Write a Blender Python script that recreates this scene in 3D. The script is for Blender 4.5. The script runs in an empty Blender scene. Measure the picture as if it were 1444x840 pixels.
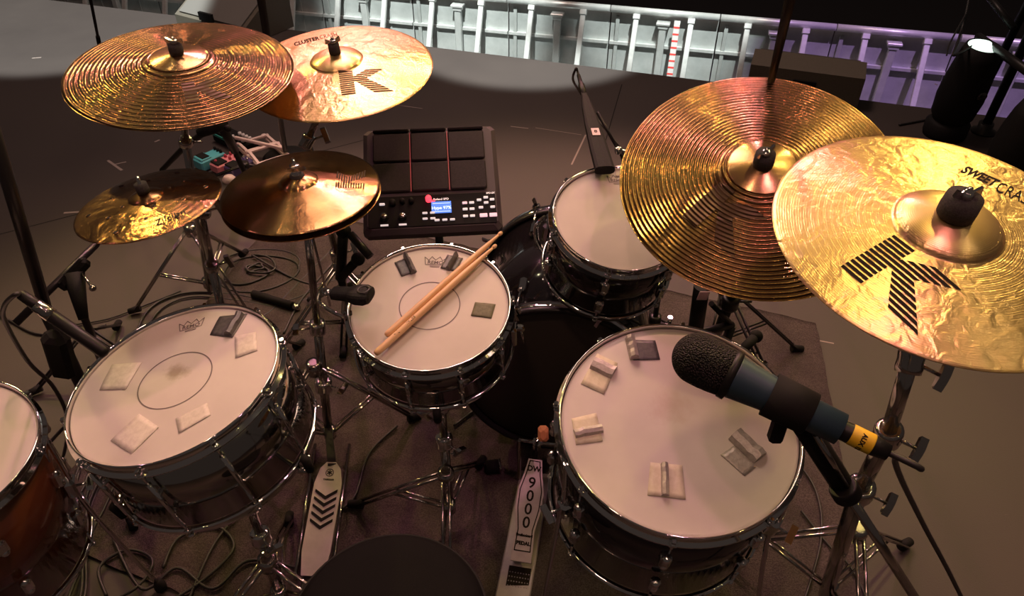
import bpy, math, random
from mathutils import Vector, Matrix, Euler
random.seed(7)
V = Vector
sc = bpy.context.scene
COL = sc.collection
R_ = math.radians
PI = math.pi
# ------------------------------------------------------------------ camera
HC, FPX, PITCH = 1.72, 1050.0, 39.0
cd = bpy.data.cameras.new('camera'); cam = bpy.data.objects.new('camera', cd); COL.objects.link(cam)
cam.location = (0, 0, HC); cam.rotation_euler = (R_(90-PITCH), 0, 0)
cd.sensor_width = 36; cd.lens = 36*FPX/1444; cd.clip_start = .02; cd.clip_end = 60
sc.camera = cam
sc.view_settings.view_transform = 'Standard'; sc.view_settings.look = 'None'
sc.view_settings.gamma = 1; sc.view_settings.use_curve_mapping = False
sc.view_settings.exposure = 0.0
# ------------------------------------------------------------------ world and stage lights
w = bpy.data.worlds.new('world'); sc.world = w; w.use_nodes = True
w.node_tree.nodes['Background'].inputs[0].default_value = (1.0, .74, .64, 1)
w.node_tree.nodes['Background'].inputs[1].default_value = .038
def spot(name, loc, target, power, color, angle, blend=.3, size=.12):
    l = bpy.data.lights.new(name, 'SPOT'); l.energy = power; l.color = color
    l.spot_size = R_(angle); l.spot_blend = blend; l.shadow_soft_size = size
    o = bpy.data.objects.new(name, l); COL.objects.link(o); o.location = loc
    o.rotation_euler = (V(target)-V(loc)).to_track_quat('-Z', 'Y').to_euler()
    return o
def area(name, loc, target, power, color, sx, sy):
    l = bpy.data.lights.new(name, 'AREA'); l.energy = power; l.color = color; l.shape = 'RECTANGLE'; l.size = sx; l.size_y = sy
    o = bpy.data.objects.new(name, l); COL.objects.link(o); o.location = loc
    o.rotation_euler = (V(target)-V(loc)).to_track_quat('-Z', 'Y').to_euler()
    return o
PINK = (1.0, .36, .50); YEL = (1.0, .74, .24); WHITE = (.92, 1.0, .95); PURP = (.72, .42, 1.0); WARM = (1.0, .66, .48)
spot('front_pink', (-1.5, 6.2, 4.6), (0, 1.2, .7), 430, PINK, 44, .5, .10)
spot('front_pink', (1.6, 6.4, 4.4), (0, 1.2, .7), 330, PINK, 44, .5, .10)
spot('front_yellow', (.4, 6.6, 4.8), (0, 1.2, .7), 330, YEL, 44, .5, .14)
spot('side_yellow', (3.4, 4.4, 4.2), (0, 1.2, .7), 260, YEL, 50, .5, .14)
spot('side_yellow', (-3.4, 4.8, 4.2), (0, 1.2, .7), 260, YEL, 50, .5, .14)
spot('key_warm', (-.7, -.4, 5.2), (0, 1.2, .7), 110, (1.0, .54, .40), 52, .6, .14)
spot('key_pink', (1.1, .5, 5.2), (0, 1.2, .7), 135, PINK, 52, .6, .10)
spot('key_yellow', (2.0, 2.4, 5.4), (0, 1.2, .7), 120, YEL, 50, .6, .10)
area('overhead_wash', (-.6, 4.4, 5.4), (-.5, 4.3, 0), 120, (1.0, .68, .56), 2.2, 1.0)
for lx, ly, lz, lc in ((-3.2, -1.2, 4.6, YEL), (3.0, -1.4, 4.6, YEL), (-2.2, 3.2, 5.2, (1.0, .84, .5)), (2.6, .6, 4.4, (1.0, .84, .5)), (-.2, 3.0, 5.6, YEL), (-3.6, 1.4, 4.2, PINK), (.9, -1.8, 4.8, (1.0, .6, .5))):
    spot('sparkle_spot', (lx, ly, lz), (-.1, 1.2, .6), 17, lc, 50, .6, .055)  # unseen small spots, added to put sparkle on the chrome
spot('barrier_white', (.30, 2.6, 6.5), (.1, 4.85, 0), 5500, WHITE, 15, .25, .05)
spot('barrier_white', (-2.6, 2.8, 6.5), (-2.9, 5.15, 0), 4500, WHITE, 17, .25, .05)
spot('barrier_white', (-.9, 1.6, 6.5), (-.5, 7.4, -.8), 6500, WHITE, 17, .5, .05)
spot('barrier_white', (1.2, 1.6, 6.5), (1.3, 6.6, -.8), 5000, WHITE, 12, .6, .05)
spot('barrier_purple', (2.6, 2.0, 6.0), (3.3, 6.0, -.6), 1500, PURP, 24, .6, .05)

# ------------------------------------------------------------------ pixel -> point of the place
_cp, _sp = math.cos(R_(PITCH)), math.sin(R_(PITCH))
def ray(x, y):
    a, b = (x-722)/FPX, (420-y)/FPX
    return V((a, b*_sp+_cp, b*_cp-_sp))
def at(x, y, z=None, D=None):
    d = ray(x, y); t = D if D is not None else (z-HC)/d.z
    return V((0, 0, HC))+d*t

# ------------------------------------------------------------------ materials
MATS = {}
def mat(name, col=(.5, .5, .5), rough=.5, metal=0., aniso=0., emit=None, es=1., coat=0., fn=None, spec=.5):
    m = bpy.data.materials.new(name); m.use_nodes = True
    nt = m.node_tree; b = nt.nodes['Principled BSDF']
    b.inputs['Base Color'].default_value = (*col, 1); b.inputs['Roughness'].default_value = rough
    b.inputs['Metallic'].default_value = metal; b.inputs['Specular IOR Level'].default_value = spec
    b.inputs['Coat Weight'].default_value = coat; b.inputs['Coat Roughness'].default_value = .06
    if emit: b.inputs['Emission Color'].default_value = (*emit, 1); b.inputs['Emission Strength'].default_value = es
    if fn: fn(nt, b)
    MATS[name] = m
    return m
def N(nt, t, **kw):
    n = nt.nodes.new(t)
    for k, v in kw.items():
        if k[0] == '_': setattr(n, k[1:], v)
        else: n.inputs[k.replace('__', ' ')].default_value = v
    return n
def tex(nt): return nt.nodes.new('ShaderNodeTexCoord').outputs['Object']
def mth(nt, op, a, b=None, c=None):
    n = nt.nodes.new('ShaderNodeMath'); n.operation = op
    for i, v in enumerate((a, b, c)):
        if v is None: continue
        if isinstance(v, (int, float)): n.inputs[i].default_value = v
        else: nt.links.new(v, n.inputs[i])
    return n.outputs[0]
def ramp(nt, src, stops):
    r = nt.nodes.new('ShaderNodeValToRGB'); e = r.color_ramp.elements
    while len(e) < len(stops): e.new(.5)
    for i, (p, c) in enumerate(stops): e[i].position = p; e[i].color = (*c, 1) if len(c) == 3 else c
    nt.links.new(src, r.inputs[0]); return r.outputs[0]
def noise(nt, vec, scale, detail=4, rough=.6, dist=0.):
    n = N(nt, 'ShaderNodeTexNoise', Scale=scale, Detail=detail, Roughness=rough, Distortion=dist); nt.links.new(vec, n.inputs['Vector']); return n.outputs[0]
def bump(nt, b, h, strength=.3, dist=.01):
    n = N(nt, 'ShaderNodeBump', Strength=strength, Distance=dist); nt.links.new(h, n.inputs['Height']); nt.links.new(n.outputs[0], b.inputs['Normal'])
def colmix(nt, f, a, b):
    n = nt.nodes.new('ShaderNodeMix'); n.data_type = 'RGBA'
    if isinstance(f, (int, float)): n.inputs[0].default_value = f
    else: nt.links.new(f, n.inputs[0])
    for i, v in ((6, a), (7, b)):
        if isinstance(v, tuple): n.inputs[i].default_value = (*v, 1)
        else: nt.links.new(v, n.inputs[i])
    return n.outputs[2]
def noisy(c1, c2, scale, bs=.2, bd=.003, detail=5):
    def fn(nt, b):
        v = tex(nt); n = noise(nt, v, scale, detail)
        nt.links.new(ramp(nt, n, [(.3, c1), (.7, c2)]), b.inputs['Base Color'])
        if bs: bump(nt, b, n, bs, bd)
    return fn
def floor_fn(nt, b):
    v = tex(nt)
    big = noise(nt, v, .9, 5); fine = noise(nt, v, 260, 2)
    c = ramp(nt, big, [(.3, (.052, .042, .040)), (.7, (.072, .057, .052))])
    c2 = colmix(nt, mth(nt, 'MULTIPLY', fine, .5), c, (.05, .04, .037))
    # scuffs: stretched noise, thresholded
    mp = N(nt, 'ShaderNodeMapping'); mp.inputs['Scale'].default_value = (3, 22, 1); mp.inputs['Rotation'].default_value = (0, 0, .35); nt.links.new(v, mp.inputs[0])
    s = noise(nt, mp.outputs[0], 1.6, 6, .7)
    f = ramp(nt, s, [(.70, (0, 0, 0)), (.76, (1, 1, 1))])
    c3 = colmix(nt, mth(nt, 'MULTIPLY', f, .7), c2, (.26, .22, .2))
    nt.links.new(c3, b.inputs['Base Color'])
    nt.links.new(ramp(nt, big, [(.3, (.48,)*3), (.7, (.62,)*3)]), b.inputs['Roughness'])
    bump(nt, b, fine, .15, .002)
mat('stage_deck', rough=.55, fn=floor_fn, spec=.35)
mat('house_floor', (.012, .011, .013), .9)
mat('stage_fascia', (.02, .02, .02), .8)
def rug_fn(nt, b):
    v = tex(nt); a = noise(nt, v, 9, 4); f = noise(nt, v, 330, 3); g = noise(nt, v, 70, 3)
    c = ramp(nt, a, [(.3, (.080, .064, .060)), (.7, (.125, .100, .094))])
    c2 = colmix(nt, mth(nt, 'MULTIPLY', ramp(nt, f, [(.4, (0,)*3), (.6, (1,)*3)]), .7), c, (.04, .03, .03))
    nt.links.new(c2, b.inputs['Base Color']); bump(nt, b, mth(nt, 'ADD', f, g), .7, .006)
mat('rug', rough=.95, fn=rug_fn, spec=.1)
def cym(name, col, rough, rings, ringamp, hammer, hscale, aniso=.75, dirt=.3, dark=(.25, .13, .05)):
    def fn(nt, b):
        v = tex(nt)
        sx = nt.nodes.new('ShaderNodeSeparateXYZ'); nt.links.new(v, sx.inputs[0])
        r = mth(nt, 'SQRT', mth(nt, 'ADD', mth(nt, 'MULTIPLY', sx.outputs[0], sx.outputs[0]), mth(nt, 'MULTIPLY', sx.outputs[1], sx.outputs[1])))
        wob = mth(nt, 'MULTIPLY', noise(nt, v, 5, 2), .012)
        rr = mth(nt, 'ADD', r, wob)
        s1 = mth(nt, 'SINE', mth(nt, 'MULTIPLY', rr, rings*2*PI))
        fine = mth(nt, 'SINE', mth(nt, 'MULTIPLY', rr, 2600.))
        bowm = mth(nt, 'GREATER_THAN', r, .062)
        amp = mth(nt, 'MULTIPLY', bowm, noise(nt, v, 9, 3))
        h = mth(nt, 'ADD', mth(nt, 'MULTIPLY', mth(nt, 'MULTIPLY', s1, amp), ringamp), mth(nt, 'MULTIPLY', fine, .012))
        hm = mth(nt, 'MULTIPLY', noise(nt, v, hscale, 3, .55, .6), hammer)
        vo = N(nt, 'ShaderNodeTexVoronoi', Scale=hscale*.55); nt.links.new(v, vo.inputs['Vector'])
        vm = ramp(nt, vo.outputs[0], [(.0, (0,)*3), (.35, (1,)*3)])
        hm = mth(nt, 'ADD', hm, mth(nt, 'MULTIPLY', vm, hammer*.35))
        hh = mth(nt, 'ADD', h, mth(nt, 'MULTIPLY', hm, mth(nt, 'ADD', mth(nt, 'MULTIPLY', bowm, .85), .15)))
        bump(nt, b, hh, 1., .0022)
        d = noise(nt, v, 12, 5, .65)
        c = colmix(nt, mth(nt, 'MULTIPLY', ramp(nt, d, [(.4, (0,)*3), (.72, (1,)*3)]), dirt), col, dark)
        if ringamp > .2:
            g = ramp(nt, s1, [(.0, (1,)*3), (.55, (0,)*3)])
            c = colmix(nt, mth(nt, 'MULTIPLY', mth(nt, 'MULTIPLY', g, bowm), .7), c, dark)  # groove shading put into the colour, so rings show whatever the light
        nt.links.new(c, b.inputs['Base Color'])
        b.inputs['Anisotropic'].default_value = aniso; b.inputs['Anisotropic Rotation'].default_value = .25
        tg = nt.nodes.new('ShaderNodeTangent'); tg.direction_type = 'RADIAL'; tg.axis = 'Z'
        nt.links.new(tg.outputs[0], b.inputs['Tangent'])
    return mat(name, col, rough, 1., fn=fn)
cym('bronze_grooved', (.60, .37, .18), .25, 88, 2.2, .6, 26, dark=(.16, .08, .035))
cym('etched_print', (.11, .075, .05), .42, 88, 1.4, .6, 26, dark=(.07, .04, .025))
cym('etched_print_ride', (.11, .07, .05), .42, 122, 1.2, .5, 24, dark=(.07, .04, .025))
cym('bronze_ride', (.66, .39, .19), .26, 122, 1.8, .55, 24, dirt=.35, dark=(.19, .09, .04))
cym('bronze_bright', (.74, .52, .24), .32, 300, .05, .9, 34, aniso=.7, dirt=.12)
cym('bronze_sweet', (.74, .50, .25), .33, 300, .04, .85, 44, aniso=.6, dirt=.08)
cym('bronze_hat', (.46, .27, .12), .25, 400, .05, .3, 30, aniso=.88, dirt=.3)
cym('bronze_dark', (.40, .22, .10), .24, 350, .05, 1.6, 20, aniso=.55, dirt=.6, dark=(.10, .05, .025))
mat('chrome', (.78, .77, .75), .07, 1.)
mat('chrome_worn', (.48, .45, .42), .16, 1.)
mat('black_nickel', (.30, .28, .27), .10, 1., fn=lambda nt, b: bump(nt, b, noise(nt, tex(nt), 14, 2), .25, .004))
mat('steel_shell', (.44, .42, .39), .09, 1., fn=lambda nt, b: bump(nt, b, noise(nt, tex(nt), 11, 2), .3, .005))
mat('black_lacquer', (.012, .010, .012), .12, coat=.8)
mat('amber_lacquer', (.11, .035, .012), .16, coat=.7, fn=None)
mat('black_metal', (.016, .015, .015), .42, .3, spec=.3)
mat('black_tube', (.022, .02, .02), .34, .4)
mat('black_plastic', (.02, .019, .02), .65, spec=.15, fn=noisy((.008, .0075, .008), (.016, .015, .016), 300, .2, .0006))
mat('black_rubber', (.012, .011, .011), .8, spec=.2)
mat('felt_black', (.03, .026, .026), .95, fn=noisy((.02, .018, .018), (.05, .045, .045), 400, .6, .001))
mat('cable_black', (.022, .02, .02), .5)
mat('white_plastic', (.75, .72, .72), .4)
mat('print_black', (.020, .015, .012), .8, 0., spec=.1)
mat('print_worn', (.085, .055, .035), .8, 0., spec=.1)
mat('print_grey', (.16, .13, .13), .7)
def head_fn(sx0, sy0, rad, stain, seed):
    def fn(nt, b):
        v = tex(nt); n = noise(nt, v, 6, 4); f = noise(nt, v, 900, 2)
        c = ramp(nt, n, [(.3, (.56, .50, .47)), (.7, (.64, .58, .545))])
        mp = N(nt, 'ShaderNodeMapping'); mp.inputs['Location'].default_value = (-sx0, -sy0, 0); mp.inputs['Scale'].default_value = (1, 1, 0); nt.links.new(v, mp.inputs[0])
        ln = nt.nodes.new('ShaderNodeVectorMath'); ln.operation = 'LENGTH'; nt.links.new(mp.outputs[0], ln.inputs[0])
        q = mth(nt, 'ADD', mth(nt, 'DIVIDE', ln.outputs['Value'], rad), mth(nt, 'MULTIPLY', noise(nt, v, 22+seed, 5, .7), 1.1))
        mk = ramp(nt, q, [(.62, (1,)*3), (1.25, (0,)*3)])
        c2 = colmix(nt, mth(nt, 'MULTIPLY', mk, .75), c, stain)
        nt.links.new(c2, b.inputs['Base Color']); bump(nt, b, f, .12, .0006)
    return fn
mat('coated_head_snare', rough=.55, fn=head_fn(.03, -.03, .05, (.60, .54, .50), 1), spec=.3)
mat('coated_head_side', rough=.55, fn=head_fn(-.005, .02, .06, (.30, .23, .17), 2), spec=.3)
mat('coated_head_tom', rough=.55, fn=head_fn(.09, .0, .06, (.5, .42, .3), 3), spec=.3)
mat('coated_head_floor', rough=.55, fn=head_fn(-.01, .035, .10, (.50, .40, .36), 4), spec=.3)
mat('coated_head_far', rough=.55, fn=head_fn(.0, .0, .07, (.55, .42, .33), 5), spec=.3)
mat('bass_head', (.045, .038, .032), .5)
mat('hoop_black', (.014, .012, .013), .38, spec=.3)
mat('gaffer_silver', (.42, .38, .36), .42, .35, fn=noisy((.34, .30, .28), (.50, .46, .43), 160, .7, .0012))
mat('gaffer_pale', (.62, .57, .52), .55, .0, fn=noisy((.56, .50, .45), (.70, .64, .58), 90, .6, .001))
mat('gaffer_cream', (.66, .60, .46), .6, .0, fn=noisy((.60, .53, .38), (.72, .66, .52), 90, .5, .001))
mat('gaffer_dark', (.10, .09, .095), .45, .2, fn=noisy((.07, .065, .07), (.14, .13, .13), 120, .5, .001))
mat('gaffer_olive', (.12, .115, .06), .6, 0, fn=noisy((.09, .085, .045), (.15, .14, .08), 120, .5, .001))
def wood_fn(nt, b):
    v = tex(nt); mp = N(nt, 'ShaderNodeMapping'); mp.inputs['Scale'].default_value = (60, 60, 4); nt.links.new(v, mp.inputs[0])
    n = noise(nt, mp.outputs[0], 2.2, 4)
    nt.links.new(ramp(nt, n, [(.3, (.66, .38, .19)), (.7, (.82, .54, .30))]), b.inputs['Base Color'])
mat('hickory', rough=.4, fn=wood_fn)
mat('blue_case', (.12, .55, .66), .35, coat=.3); mat('pink_case', (.85, .30, .36), .35, coat=.3)
mat('purple_case', (.07, .05, .16), .35, coat=.3); mat('cream_case', (.80, .62, .60), .45)
mat('teal_trim', (.05, .40, .34), .5)
mat('red_knob', (.45, .05, .09), .35)
mat('barrier_alloy', (.72, .73, .72), .38, .35, fn=noisy((.60, .62, .61), (.80, .81, .80), 14, .25, .004))
mat('barrier_sheet', (.52, .54, .53), .5, .2, fn=noisy((.40, .42, .41), (.60, .62, .61), 5, .3, .006))
mat('red_tape', (.8, .08, .07), .5); mat('label_yellow', (.80, .50, .02), .5); mat('label_pink', (.75, .5, .56), .5)
mat('wedge_paint', (.10, .085, .065), .8, fn=noisy((.095, .080, .060), (.13, .112, .088), 260, .5, .002))
mat('wedge_grille', (.16, .15, .14), .6)
def grille_fn(nt, b):
    v = N(nt, 'ShaderNodeTexVoronoi', Scale=520.); nt.links.new(tex(nt), v.inputs['Vector'])
    nt.links.new(ramp(nt, v.outputs[0], [(.15, (.045, .034, .026)), (.5, (.006, .005, .005))]), b.inputs['Base Color']); bump(nt, b, v.outputs[0], 1., -.0025)
mat('mic_grille', rough=.6, fn=grille_fn, spec=.3)
mat('mic_body', (.035, .068, .095), .42, .2)
mat('lens_lit', (.8, .9, .85), .3, emit=(.75, 1., .85), es=1.7)
mat('lcd_blue', (.05, .15, .5), .3, emit=(.13, .27, .85), es=1.0)
mat('lcd_text', (.6, .8, 1.), .3, emit=(.7, .85, 1.), es=1.1)
mat('led_pink', (.8, .55, .6), .3, emit=(1., .62, .68), es=.75)
mat('led_white', (.8, .75, .75), .3, emit=(1., .85, .85), es=.55)
mat('led_red', (.9, .05, .05), .3, emit=(1., .05, .08), es=2.)
mat('panel_black', (.012, .010, .012), .7, spec=.15)
mat('pad_rubber', (.022, .016, .018), .7, spec=.25, fn=noisy((.018, .013, .015), (.03, .022, .024), 200, .3, .0006))
mat('pad_red', (.35, .06, .06), .5, emit=(.6, .10, .10), es=.25)
mat('sampler_case', (.060, .044, .052), .55, .1)
mat('pedal_silver', (.66, .62, .60), .5, .35, fn=noisy((.36, .31, .33), (.46, .40, .42), 30, .15, .001))
mat('pedal_white', (.74, .70, .62), .42, .35, fn=noisy((.66, .62, .54), (.8, .76, .68), 24, .2, .001))
mat('beater_felt', (.75, .30, .13), .8)
mat('vinyl_seat', (.008, .008, .008), .8, spec=.08, fn=noisy((.004, .004, .004), (.008, .007, .007), 500, .25, .0006))

# ------------------------------------------------------------------ mesh builder
class MB:
    def __init__(s): s.v = []; s.f = []; s.sm = []
    def add(s, vs, fs, smooth=False, M=None):
        o = len(s.v); s.v += [(M @ V(p)) if M else V(p) for p in vs]
        s.f += [tuple(i+o for i in f) for f in fs]; s.sm += [smooth]*len(fs); return s
    def box(s, sx, sy, sz, c=(0, 0, 0), M=None, bev=0.):
        T = (M or Matrix()) @ Matrix.Translation(c)
        b = min(bev, sx*.45, sy*.45, sz*.45)
        if b <= 0:
            x, y, z = sx/2, sy/2, sz/2
            vs = [(i*x, j*y, k*z) for i in (-1, 1) for j in (-1, 1) for k in (-1, 1)]
            s.add(vs, [(0, 1, 3, 2), (4, 6, 7, 5), (0, 4, 5, 1), (2, 3, 7, 6), (0, 2, 6, 4), (1, 5, 7, 3)], M=T)
        else:
            x, y, z = sx/2, sy/2, sz/2
            def ringp(xx, yy, c_):
                return [(xx, -yy+c_), (xx, yy-c_), (xx-c_, yy), (-xx+c_, yy), (-xx, yy-c_), (-xx, -yy+c_), (-xx+c_, -yy), (xx-c_, -yy)]
            vs = []
            for (zz, ins) in ((-z, b), (-z+b, 0), (z-b, 0), (z, b)):
                vs += [(p[0], p[1], zz) for p in ringp(x-ins, y-ins, b)]
            fs = [tuple(range(7, -1, -1)), tuple(range(24, 32))]
            for L in range(3):
                for i in range(8): j = (i+1) % 8; fs.append((L*8+i, L*8+j, L*8+8+j, L*8+8+i))
            s.add(vs, fs, M=T)
        return s
    def prism(s, poly, z0, z1, M=None):
        n = len(poly); vs = [(p[0], p[1], z0) for p in poly]+[(p[0], p[1], z1) for p in poly]
        fs = [tuple(range(n-1, -1, -1)), tuple(range(n, 2*n))]+[(i, (i+1) % n, n+(i+1) % n, n+i) for i in range(n)]
        return s.add(vs, fs, M=M)
    def lathe(s, prof, n=48, M=None, smooth=True, closed=False, a0=0., a1=2*PI, cap=True):
        full = abs(a1-a0-2*PI) < 1e-6; m = n if full else n+1
        vs = []; k = len(prof)
        for i in range(m):
            a = a0+(a1-a0)*i/n
            vs += [(r*math.cos(a), r*math.sin(a), z) for r, z in prof]
        fs = []
        for i in range(n):
            j = (i+1) % m
            for q in range(k if closed else k-1):
                q2 = (q+1) % k; fs.append((i*k+q, j*k+q, j*k+q2, i*k+q2))
        s.add(vs, fs, smooth, M)
        if not closed and full and cap:
            o = len(s.v)-len(vs)
            for q in (0, k-1):
                if prof[q][0] > 1e-5:
                    f = tuple(o+i*k+q for i in range(m)); s.f.append(f if q else f[::-1]); s.sm.append(False)
        return s
    def tube(s, pts, r, n=10, cap=True, smooth=True):
        pts = [V(p) for p in pts]; rs = r if isinstance(r, (list, tuple)) else [r]*len(pts)
        t0 = (pts[1]-pts[0]).normalized(); u = t0.orthogonal().normalized(); vs = []
        for i, p in enumerate(pts):
            a = pts[max(i-1, 0)]; b = pts[min(i+1, len(pts)-1)]; t = (b-a).normalized()
            u = (u-t*u.dot(t)); u = u.normalized() if u.length > 1e-6 else t.orthogonal().normalized()
            w_ = t.cross(u)
            for k in range(n):
                g = 2*PI*k/n; vs.append(p+(u*math.cos(g)+w_*math.sin(g))*rs[i])
        L = len(pts); fs = [(i*n+k, i*n+(k+1) % n, (i+1)*n+(k+1) % n, (i+1)*n+k) for i in range(L-1) for k in range(n)]
        s.add(vs, fs, smooth); o = len(s.v)-len(vs)
        if cap:
            s.f.append(tuple(o+k for k in range(n-1, -1, -1))); s.f.append(tuple(o+(L-1)*n+k for k in range(n))); s.sm += [False]*2
        return s
    def bar(s, a, b, r, n=12): return s.tube([a, b], r, n)
    def ball(s, c, r, M=None, n=16, sz=1.):
        pr = [(max(1e-6, r*math.cos(-PI/2+PI*i/10)), r*sz*math.sin(-PI/2+PI*i/10)) for i in range(11)]
        T = (M or Matrix()) @ Matrix.Translation(c); pr[0] = (1e-6, pr[0][1]); pr[-1] = (1e-6, pr[-1][1])
        return s.lathe(pr, n, T)
WM = {}
def link(name, mesh, parent=None):
    o = bpy.data.objects.new(name, mesh); COL.objects.link(o)
    if parent: o.parent = parent; WM[o] = WM[parent]
    return o
def build(name, mb, m, parent=None, label=None, M=None, origin=None, kind=None):
    """link mb as one mesh. Vertices are in world space unless M (a frame) is given, then in that frame."""
    me = bpy.data.meshes.new(name); base = WM[parent] if parent else (Matrix.Translation(origin) if origin is not None else (M or Matrix()))
    X = base.inverted() @ (M if M else Matrix())
    me.from_pydata([tuple(X @ p) for p in mb.v], [], mb.f); me.update()
    me.polygons.foreach_set('use_smooth', mb.sm)
    me.materials.append(MATS[m]); me.validate()
    o = link(name, me, parent)
    if not parent: o.matrix_world = base; WM[o] = base
    if label: o['label'] = label
    if kind: o['kind'] = kind
    return o
def tag(o, label, cat, group=None, kind=None):
    o['label'] = label; o['category'] = cat
    if group: o['group'] = group
    if kind: o['kind'] = kind
    return o
def thing(name, label, cat, loc=(0, 0, 0), M=None, group=None):
    o = bpy.data.objects.new(name, None); COL.objects.link(o); o.empty_display_size = .05
    B = M if M else Matrix.Translation(V(loc)); o.matrix_world = B; WM[o] = B
    return tag(o, label, cat, group)
def frame(c, n, xdir=(1, 0, 0)):
    z = V(n).normalized(); x = V(xdir); x = (x-z*x.dot(z)).normalized(); y = z.cross(x)
    M = Matrix.Identity(4)
    for i, a in enumerate((x, y, z)):
        for k in range(3): M[k][i] = a[k]
    for k in range(3): M[k][3] = c[k]
    return M
def spline(pts, n=8, closed=False):
    pts = [V(p) for p in pts]; out = []; L = len(pts)
    for i in range(L if closed else L-1):
        p0, p1, p2, p3 = (pts[(i-1) % L] if closed else pts[max(i-1, 0)]), pts[i], pts[(i+1) % L], (pts[(i+2) % L] if closed else pts[min(i+2, L-1)])
        for k in range(n):
            t = k/n; out.append(.5*((2*p1)+(p2-p0)*t+(2*p0-5*p1+4*p2-p3)*t*t+(3*p1-p0-3*p2+p3)*t**3))
    out.append(pts[0] if closed else pts[-1]); return out
_tc = {}
def text_mb(s_, size=1., italic=0., bold=.0, spacing=1.):
    c = bpy.data.curves.new('lettering', 'FONT'); c.body = s_; c.size = size; c.shear = italic; c.offset = bold; c.space_character = spacing
    c.align_x = 'CENTER'; c.align_y = 'CENTER'; c.resolution_u = 3
    o = bpy.data.objects.new('lettering', c); COL.objects.link(o)
    bpy.context.view_layer.update(); dg = bpy.context.evaluated_depsgraph_get()
    me = bpy.data.meshes.new_from_object(o.evaluated_get(dg))
    mb = MB(); mb.add([tuple(v.co) for v in me.vertices], [tuple(p.vertices) for p in me.polygons])
    bpy.data.objects.remove(o); bpy.data.curves.remove(c); bpy.data.meshes.remove(me)
    return mb
def xf(mb, M=None, zf=None):
    out = MB(); vs = [(M @ p) if M else p for p in mb.v]
    if zf: vs = [V((p.x, p.y, zf(math.hypot(p.x, p.y)))) for p in vs]
    out.v = vs; out.f = list(mb.f); out.sm = list(mb.sm); return out
def T2(x, y, ang=0, s=1., z=0): return Matrix.Translation((x, y, z)) @ Matrix.Rotation(ang, 4, 'Z') @ Matrix.Diagonal((s, s, 1, 1))

# ------------------------------------------------------------------ the place: deck, pit floor, rug
e0, e1 = V((-3.112, 5.477, 0)), V((2.166, 3.76, 0)); ed = (e1-e0).normalized()
EL, ER = e0-ed*4, e1+ed*4
mb = MB(); mb.prism([(-7, -3), (7, -3), (ER.x, ER.y), (EL.x, EL.y)], -.04, 0)
build('floor', mb, 'stage_deck', kind='structure')
mb = MB(); mb.prism([(EL.x, EL.y-.02), (ER.x, ER.y-.02), (ER.x, ER.y-.06), (EL.x, EL.y-.06)][::-1], -1.32, -.04)
build('trim_stage', mb, 'stage_fascia', kind='structure')
mb = MB(); mb.box(40, 30, .04, (0, 14, -1.34)); build('floor_house', mb, 'house_floor', kind='structure')
# deck seams (thin dark joints between deck boards)
mb = MB()
for a, b in (((0, 330), (240, 268)), ((842, 240), (868, 150)),):
    p, q = at(*a, z=.0006), at(*b, z=.0006); d = (q-p).normalized(); n = V((-d.y, d.x, 0))*.0025
    p2, q2 = p-d*1.2, q+d*(1.0 if a[0] == 0 else .3)
    mb.add([p2-n, p2+n, q2+n, q2-n], [(0, 1, 2, 3)])
build('trim_seams', mb, 'black_rubber', kind='structure')
# rug
rp = [at(400, 292, 0), at(1150, 457, 0)]
rb = at(1176, 592, 0); rd = (rb-rp[1])*3.6
A_, B_ = rp; 
mb = MB()
corn = [A_, B_, B_+rd, A_+rd]
n1, n2 = 60, 60; vs = []; fs = []
for i in range(n1+1):
    for j in range(n2+1):
        p = corn[0].lerp(corn[1], i/n1).lerp(corn[3].lerp(corn[2], i/n1), j/n2)
        e = (random.random()-.5)*.006
        vs.append((p.x+e, p.y+e, .007+random.random()*.002))
for i in range(n1):
    for j in range(n2): a = i*(n2+1)+j; fs.append((a, a+n2+1, a+n2+2, a+1))
mb.add(vs, fs, True)
c2 = [V((c.x, c.y, 0)) for c in corn]
o_ = len(mb.v)
bd = [i*(n2+1) for i in range(n1+1)]+[n1*(n2+1)+j for j in range(1, n2+1)]+[i*(n2+1)+n2 for i in range(n1-1, -1, -1)]+[j for j in range(n2-1, 0, -1)]
for k in bd: mb.v.append(V((mb.v[k].x, mb.v[k].y, 0.001)))
for k in range(len(bd)): k2 = (k+1) % len(bd); mb.f.append((bd[k], bd[k2], o_+k2, o_+k)); mb.sm.append(False)
mb.f = [tuple(reversed(f)) for f in mb.f]
tag(build('rug', mb, 'rug'), 'mottled brown pile rug under the whole drum kit', 'rug')
# floor scuffs and tape marks
def floor_mark(name, pts, wd, m, label):
    mb = MB(); ps = [at(*p, z=.001) for p in pts]
    for a, b in zip(ps, ps[1:]):
        d = (b-a).normalized(); n = V((-d.y, d.x, 0))*wd/2; mb.add([a-n, b-n, b+n, a+n], [(0, 1, 2, 3)])
    return build(name, mb, m, kind='structure')
mat('scuff', (.30, .24, .22), .7)
for pts, wd in (([(90, 300), (120, 298)], .012), ([(152, 226), (172, 240)], .012), ([(160, 232), (178, 228)], .008), ([(720, 178), (745, 181)], .006),
                ([(755, 180), (820, 190)], .004), ([(1155, 480), (1176, 484)], .006), ([(826, 190), (806, 232)], .008), ([(560, 148), (596, 153)], .004),
                ([(45, 82), (58, 81)], .012), ([(218, 200), (225, 197)], .01), ([(1318, 118), (1322, 120)], .01)):
    floor_mark('trim_scuff', pts, wd, 'scuff', '')

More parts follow.
